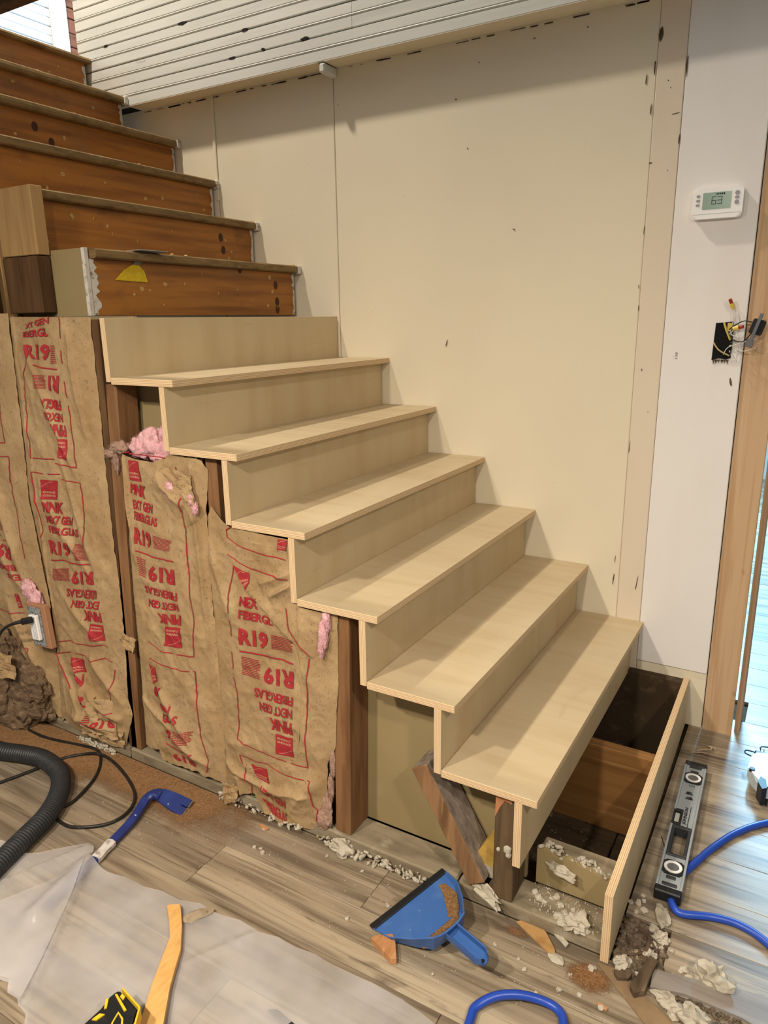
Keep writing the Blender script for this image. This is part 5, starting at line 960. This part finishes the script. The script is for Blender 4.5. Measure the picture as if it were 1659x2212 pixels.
chip('paper_scrap', 'white paper-faced drywall scrap beside the tan splinter', 'scrap', [(.035, -1.075), (.04, -1.062), (.085, -1.092), (.082, -1.104)], .004, .009, PLASTER)
chip('paper_scrap', 'grey paper scrap lying on top of the first brown step', 'scrap', [(-1.45, -.83), (-1.43, -.72), (-1.36, -.73), (-1.37, -.83)], 1.577, 1.579, mat('grey_scrap', '8e8f8c', rough=.7))
LATH = mat('split_lath', '5d4c3a', [('3d3025', (60, 12, 40), .45, .7, .8, 5), ('8a775f', (50, 10, 40), .55, .72, .7, 5)], rough=.95, bump=.4, bs=(120, 30, 90))
chip('split_lath', 'dark split lath pointing out of the rubble pit toward the viewer', 'lath', [(.25, -1.045), (.268, -1.055), (.262, -1.09), (.258, -1.14), (.24, -1.155), (.228, -1.14), (.24, -1.09)], .004, .02, LATH, .1)
chip('lath_piece', 'broken lath piece standing on edge in the rubble pit', 'lath', [(.236, -.99), (.243, -.992), (.246, -1.06), (.236, -1.062)], -.002, .012, LATH)
chip('board_piece', 'short tan board piece lying in the rubble pit', 'board piece', [(.208, -1.03), (.236, -1.022), (.238, -1.05), (.212, -1.058)], -.006, .004, mat('tan_piece', '9c8a6a', [('7a6850', (40, 40, 40), .5, .7, .6)], rough=.9))
chip('board_piece', 'round-ended wood piece with white edge below the rubble pit', 'board piece', [(.19, -1.118), (.215, -1.1), (.226, -1.106), (.222, -1.12), (.2, -1.13)], .001, .014, LATH)
chip('loose_plank', 'loose grey laminate plank piece lying askew at the bottom right', 'plank', [(.262, -1.068), (.264, -1.116), (.33, -1.098), (.44, -1.098), (.56, -1.13), (.58, -1.06), (.47, -1.02), (.38, -1.043)], .001, .011, mat('grey_laminate', '8a8178', [('6d645b', (2, 30, 1), .44, .66, .8, 6), ('a0978c', (2, 20, 1), .52, .7, .6, 5)], rough=.45))
chip('old_strip', 'worn brown floor strip left of the loose grey plank, gritty with dust', 'floor strip', [(.15, -1.105), (.2, -1.1), (.34, -1.185), (.46, -1.25), (.42, -1.29), (.27, -1.2)], .0005, .004, mat('worn_strip', '8b7356', [('6a543b', (12, 12, 30), .45, .7, .7, 6), ('a88c66', (10, 10, 30), .55, .72, .6)], rough=.9))
# rubble filling the pit and dust
def grit(name, label, pts, n, s, seed, m, z0=0, hump=0, flat=.7):
    t = thing(name, label, 'rubble' if 'rubble' in name else 'dust', (sum(p[0] for p in pts) / len(pts), sum(p[1] for p in pts) / len(pts), z0), kind='stuff')
    R = random.Random(seed); bm = NB(); xs = [p[0] for p in pts]; ys = [p[1] for p in pts]; c = 0
    cx_, cy_ = WL[t.name].x, WL[t.name].y
    def inside(x, y):
        r = False
        for (x1, y1), (x2, y2) in zip(pts, pts[1:] + pts[:1]):
            if (y1 > y) != (y2 > y) and x < (x2 - x1) * (y - y1) / (y2 - y1) + x1: r = not r
        return r
    while c < n:
        x, y = R.uniform(min(xs), max(xs)), R.uniform(min(ys), max(ys))
        if not inside(x, y): continue
        c += 1; r = s * R.uniform(.35, 1.5) ** 1.5
        bmesh.ops.create_icosphere(bm, subdivisions=1 if r < .006 else 2, radius=r, matrix=Matrix.Translation((x, y, z0 + r * .3 + hump * R.random())) @ Matrix.Rotation(R.random() * 6, 4, Vector((R.random(), R.random(), 1)).normalized()) @ Matrix.Diagonal((1, R.uniform(.5, 1), flat, 1)))
    o = obj('grains', bm, m, t); o['kind'] = 'stuff'; return t
RUB = mat('rubble_grit', '6b5c4b', [('4a3d30', (60, 60, 60), .45, .65, .8, 5), ('a39580', (45, 45, 45), .6, .7, .8, 4)], rough=1, bump=.4, bs=(160, 160, 160))
pit_o = [(.177, -.95), (.2, -.935), (.276, -.962), (.277, -1.075), (.25, -1.1), (.2, -1.12), (.179, -1.1)]
grit('rubble', 'dark dusty rubble filling the broken floor gap beside the bottom riser', pit_o, 1500, .0055, 11, RUB, -.012, .01)
grit('rubble', 'fine pale rubble strewn along the sole plate under the missing step', [(-.03, -1.07), (-.03, -.99), (.15, -.99), (.15, -1.075)], 300, .0016, 12, PLASTER, .04, .001)
grit('rubble', 'dirt and crumbs in the bared strip at the bottom right corner', [(.25, -1.1), (.33, -1.1), (.46, -1.1), (.47, -1.2), (.36, -1.2)], 500, .0035, 13, RUB, .0, .003)
grit('rubble', 'dirt and chips scattered over the dark boards in the pit', [(-.2, -.95), (.06, -.95), (.06, -.06), (-.2, -.06)], 300, .0035, 14, RUB, -.112, .002)
grit('dust', 'fine pale dust and flecks scattered over the planks', [(-1.3, -1.4), (-1.2, -1.1), (.15, -1.12), (.9, -.9), (.6, -1.3)], 800, .0012, 15, PLASTER, .0, .0)
# sawdust spread over the planks: a thin layer that breaks up toward its edges
def dust_mat(name, c1, c2, sc):
    m = mat(name, c1, [(c2, (150, 150, 150), .45, .65, .8, 4), ('a58a68', (280, 280, 280), .56, .66, .7, 3), ('7d6044', (9, 9, 9), .5, .7, .5, 3)], rough=1, bump=.5, bs=(320, 320, 320), spec=.05, rnd=False)
    nt = m.node_tree; N = nt.nodes; L = nt.links; b = N['Principled BSDF']
    at = N.new('ShaderNodeAttribute'); at.attribute_name = 'cover'; tc = N.new('ShaderNodeTexCoord')
    n1 = N.new('ShaderNodeTexNoise'); n1.inputs['Scale'].default_value = sc; n1.inputs['Detail'].default_value = 8; L.new(tc.outputs['Object'], n1.inputs['Vector'])
    n2 = N.new('ShaderNodeTexNoise'); n2.inputs['Scale'].default_value = 420; n2.inputs['Detail'].default_value = 2; L.new(tc.outputs['Object'], n2.inputs['Vector'])
    a1 = N.new('ShaderNodeMath'); a1.operation = 'MULTIPLY_ADD'; L.new(n1.outputs['Fac'], a1.inputs[0]); a1.inputs[1].default_value = .55; L.new(at.outputs['Fac'], a1.inputs[2])
    a2 = N.new('ShaderNodeMath'); a2.operation = 'MULTIPLY_ADD'; L.new(n2.outputs['Fac'], a2.inputs[0]); a2.inputs[1].default_value = .6; L.new(a1.outputs[0], a2.inputs[2])
    mr = N.new('ShaderNodeMapRange'); mr.inputs[1].default_value = .88; mr.inputs[2].default_value = 1.1; L.new(a2.outputs[0], mr.inputs[0]); L.new(mr.outputs[0], b.inputs['Alpha'])
    return m
def dust_layer(label, bounds, cov, m, n=70, z=.0012, zf_=None):
    x0, x1, y0, y1 = bounds; t = thing('sawdust', label, 'sawdust', ((x0 + x1) / 2, (y0 + y1) / 2, 0), kind='stuff')
    bm = NB(); lay = bm.verts.layers.float.new('cover'); g = [[bm.verts.new((x0 + (x1 - x0) * i / n, y0 + (y1 - y0) * j / n, 0)) for j in range(n + 1)] for i in range(n + 1)]
    for r in g:
        for v in r:
            c = cov(v.co.x, v.co.y); v[lay] = c; v.co.z = z + max(0, c) * .004 * (1 + nz(v.co.x, v.co.y, 0, 25))
    for i in range(n):
        for j in range(n): bm.faces.new((g[i][j], g[i + 1][j], g[i + 1][j + 1], g[i][j + 1])).smooth = True
    o = obj('sawdust_layer', bm, m, t); o['kind'] = 'stuff'
def sm(a, b, x): t_ = min(max((x - a) / (b - a), 0), 1); return t_ * t_ * (3 - 2 * t_)
dust_layer('brown sawdust drifted along the wall under the insulation', (-2.6, -.55, -1.62, -1.086), lambda x, y: .62 * sm(-1.34, -1.12, y + .1 * max(0, x + 1.25) - .12 * max(0, -1.5 - x) * -1) * (1 - .85 * sm(-1.05, -.6, x)) + .1 * (1 - sm(-1.5, -1.0, x)), dust_mat('sawdust_drift', '8a6847', '6f5136', 7))
dust_layer('reddish-brown sawdust pile on the planks below the bottom riser', (-.06, .26, -1.3, -1.09), lambda x, y: .66 * math.exp(-((x - .145) / .06) ** 2 - ((y + 1.155) / .045) ** 2) + .5 * math.exp(-((x + .03) / .04) ** 2 - ((y + 1.115) / .018) ** 2), dust_mat('sawdust_red', '85603f', '6a482e', 14))
# curled wood shavings and twigs
def curl(name, label, cat, pts, r, m):
    bm = NB(); tube(bm, catmull(pts, 6), r, 6, flat=.5); c = Vector(pts[0]); return tag(obj(name, bm, m, None, loc=(c.x, c.y, 0)), label, cat)
SHAV = mat('pale_shaving', 'b9a088', [('93795f', (60, 60, 60), .5, .7, .6)], rough=.8)
curl('wood_shaving', 'curled pale wood shaving on the planks beyond the far end of the level', 'shaving', [(.222, -.148, .003), (.235, -.14, .006), (.248, -.128, .004), (.26, -.13, .009), (.262, -.12, .012), (.25, -.112, .008), (.262, -.106, .004), (.275, -.112, .003)], .0032, SHAV)
curl('wood_shaving', 'thin flat shaving strip lying between the curled shaving and the bottom riser', 'shaving', [(.205, -.165, .002), (.222, -.16, .004), (.24, -.15, .003), (.255, -.148, .002)], .0025, SHAV)
curl('bent_nail', 'thin bent dark wire on the planks between riser and level', 'wire', [(.198, -.62, .002), (.215, -.66, .002), (.235, -.672, .002)], .0011, BLK)
curl('twig', 'pale dry twig lying in the dark pit behind the divider', 'twig', [(-.1, -.3, -.108), (-.06, -.27, -.1), (-.02, -.28, -.106)], .0035, SHAV)
curl('twig', 'brown twig lying in the near half of the pit', 'twig', [(.0, -.72, -.108), (.03, -.7, -.102), (.06, -.715, -.107)], .004, SHAV)
for q, (pts, d) in enumerate([([(.188, -1.0), (.21, -1.03), (.232, -1.01)], .002), ([(.2, -1.06), (.225, -1.045), (.25, -1.012)], .006), ([(.21, -.97), (.235, -.985), (.262, -1.02)], .004)]):
    curl('root_sliver', ('curved splinter on the rubble nearest the riser', 'long thin splinter across the middle of the rubble', 'short splinter on the far rim of the rubble')[q], 'splinter', [(x, y, d + .004) for x, y in pts], .0028, LATH)
# pencil note on the white wall
V, F, asp = glyph_mesh('110'); bm = NB(); vv = [bm.verts.new((.026 + .0075 * (1 - v), -.0011, 1.236 + .02 * u)) for u, v in V]
for f in F: bm.faces.new([vv[i] for i in f])
o = obj('pencil_note', bm, mat('pencil', '8f8880', rough=.8), wr); o['kind'] = 'stuff'
# yellow paper scrap stuck on the first brown riser, its brown sheet behind
t = thing('foam_scrap', 'torn yellow scrap stuck on the lowest brown riser', 'scrap', (-1.425, -.83, 1.52))
bm = NB(); prism(bm, [(-.886, 1.492), (-.87, 1.505), (-.852, 1.522), (-.82, 1.538), (-.795, 1.538), (-.775, 1.522), (-.764, 1.489)], 'x', -1.427, -1.4235); obj('foam', bm, mat('yellow_foam', 'd6b422', [('e8d05a', (90, 90, 90), .5, .7, .6)], rough=.9, bump=.4, bs=(200, 200, 200)), t)
bm = NB(); prism(bm, [(-.82, 1.538), (-.795, 1.556), (-.775, 1.553), (-.79, 1.54)], 'x', -1.4268, -1.424); obj('paper_tail', bm, mat('grey_paper', '8f8a80', rough=.8), t)
for q, (xq, yq) in enumerate([(-1.52, -.03), (-1.72, -.03), (-1.5, -.66), (-1.5, -.6), (-2.14, -.5), (-2.36, -.4), (-2.43, -.3), (-1.93, -.4)]):
    kk = min(range(9, 15), key=lambda k_: abs(fx(k_) - .12 - xq)); zq = kk * RISE
    lump('plaster_crumb', 'yellowish crumb of old filler on the brown steps', 'crumb', fx(kk) - .02, yq if kk < 13 else yq - .08, .007, z=zq, seed=200 + q, sz=.5, group='filler crumbs on the brown steps', m=SPOT)
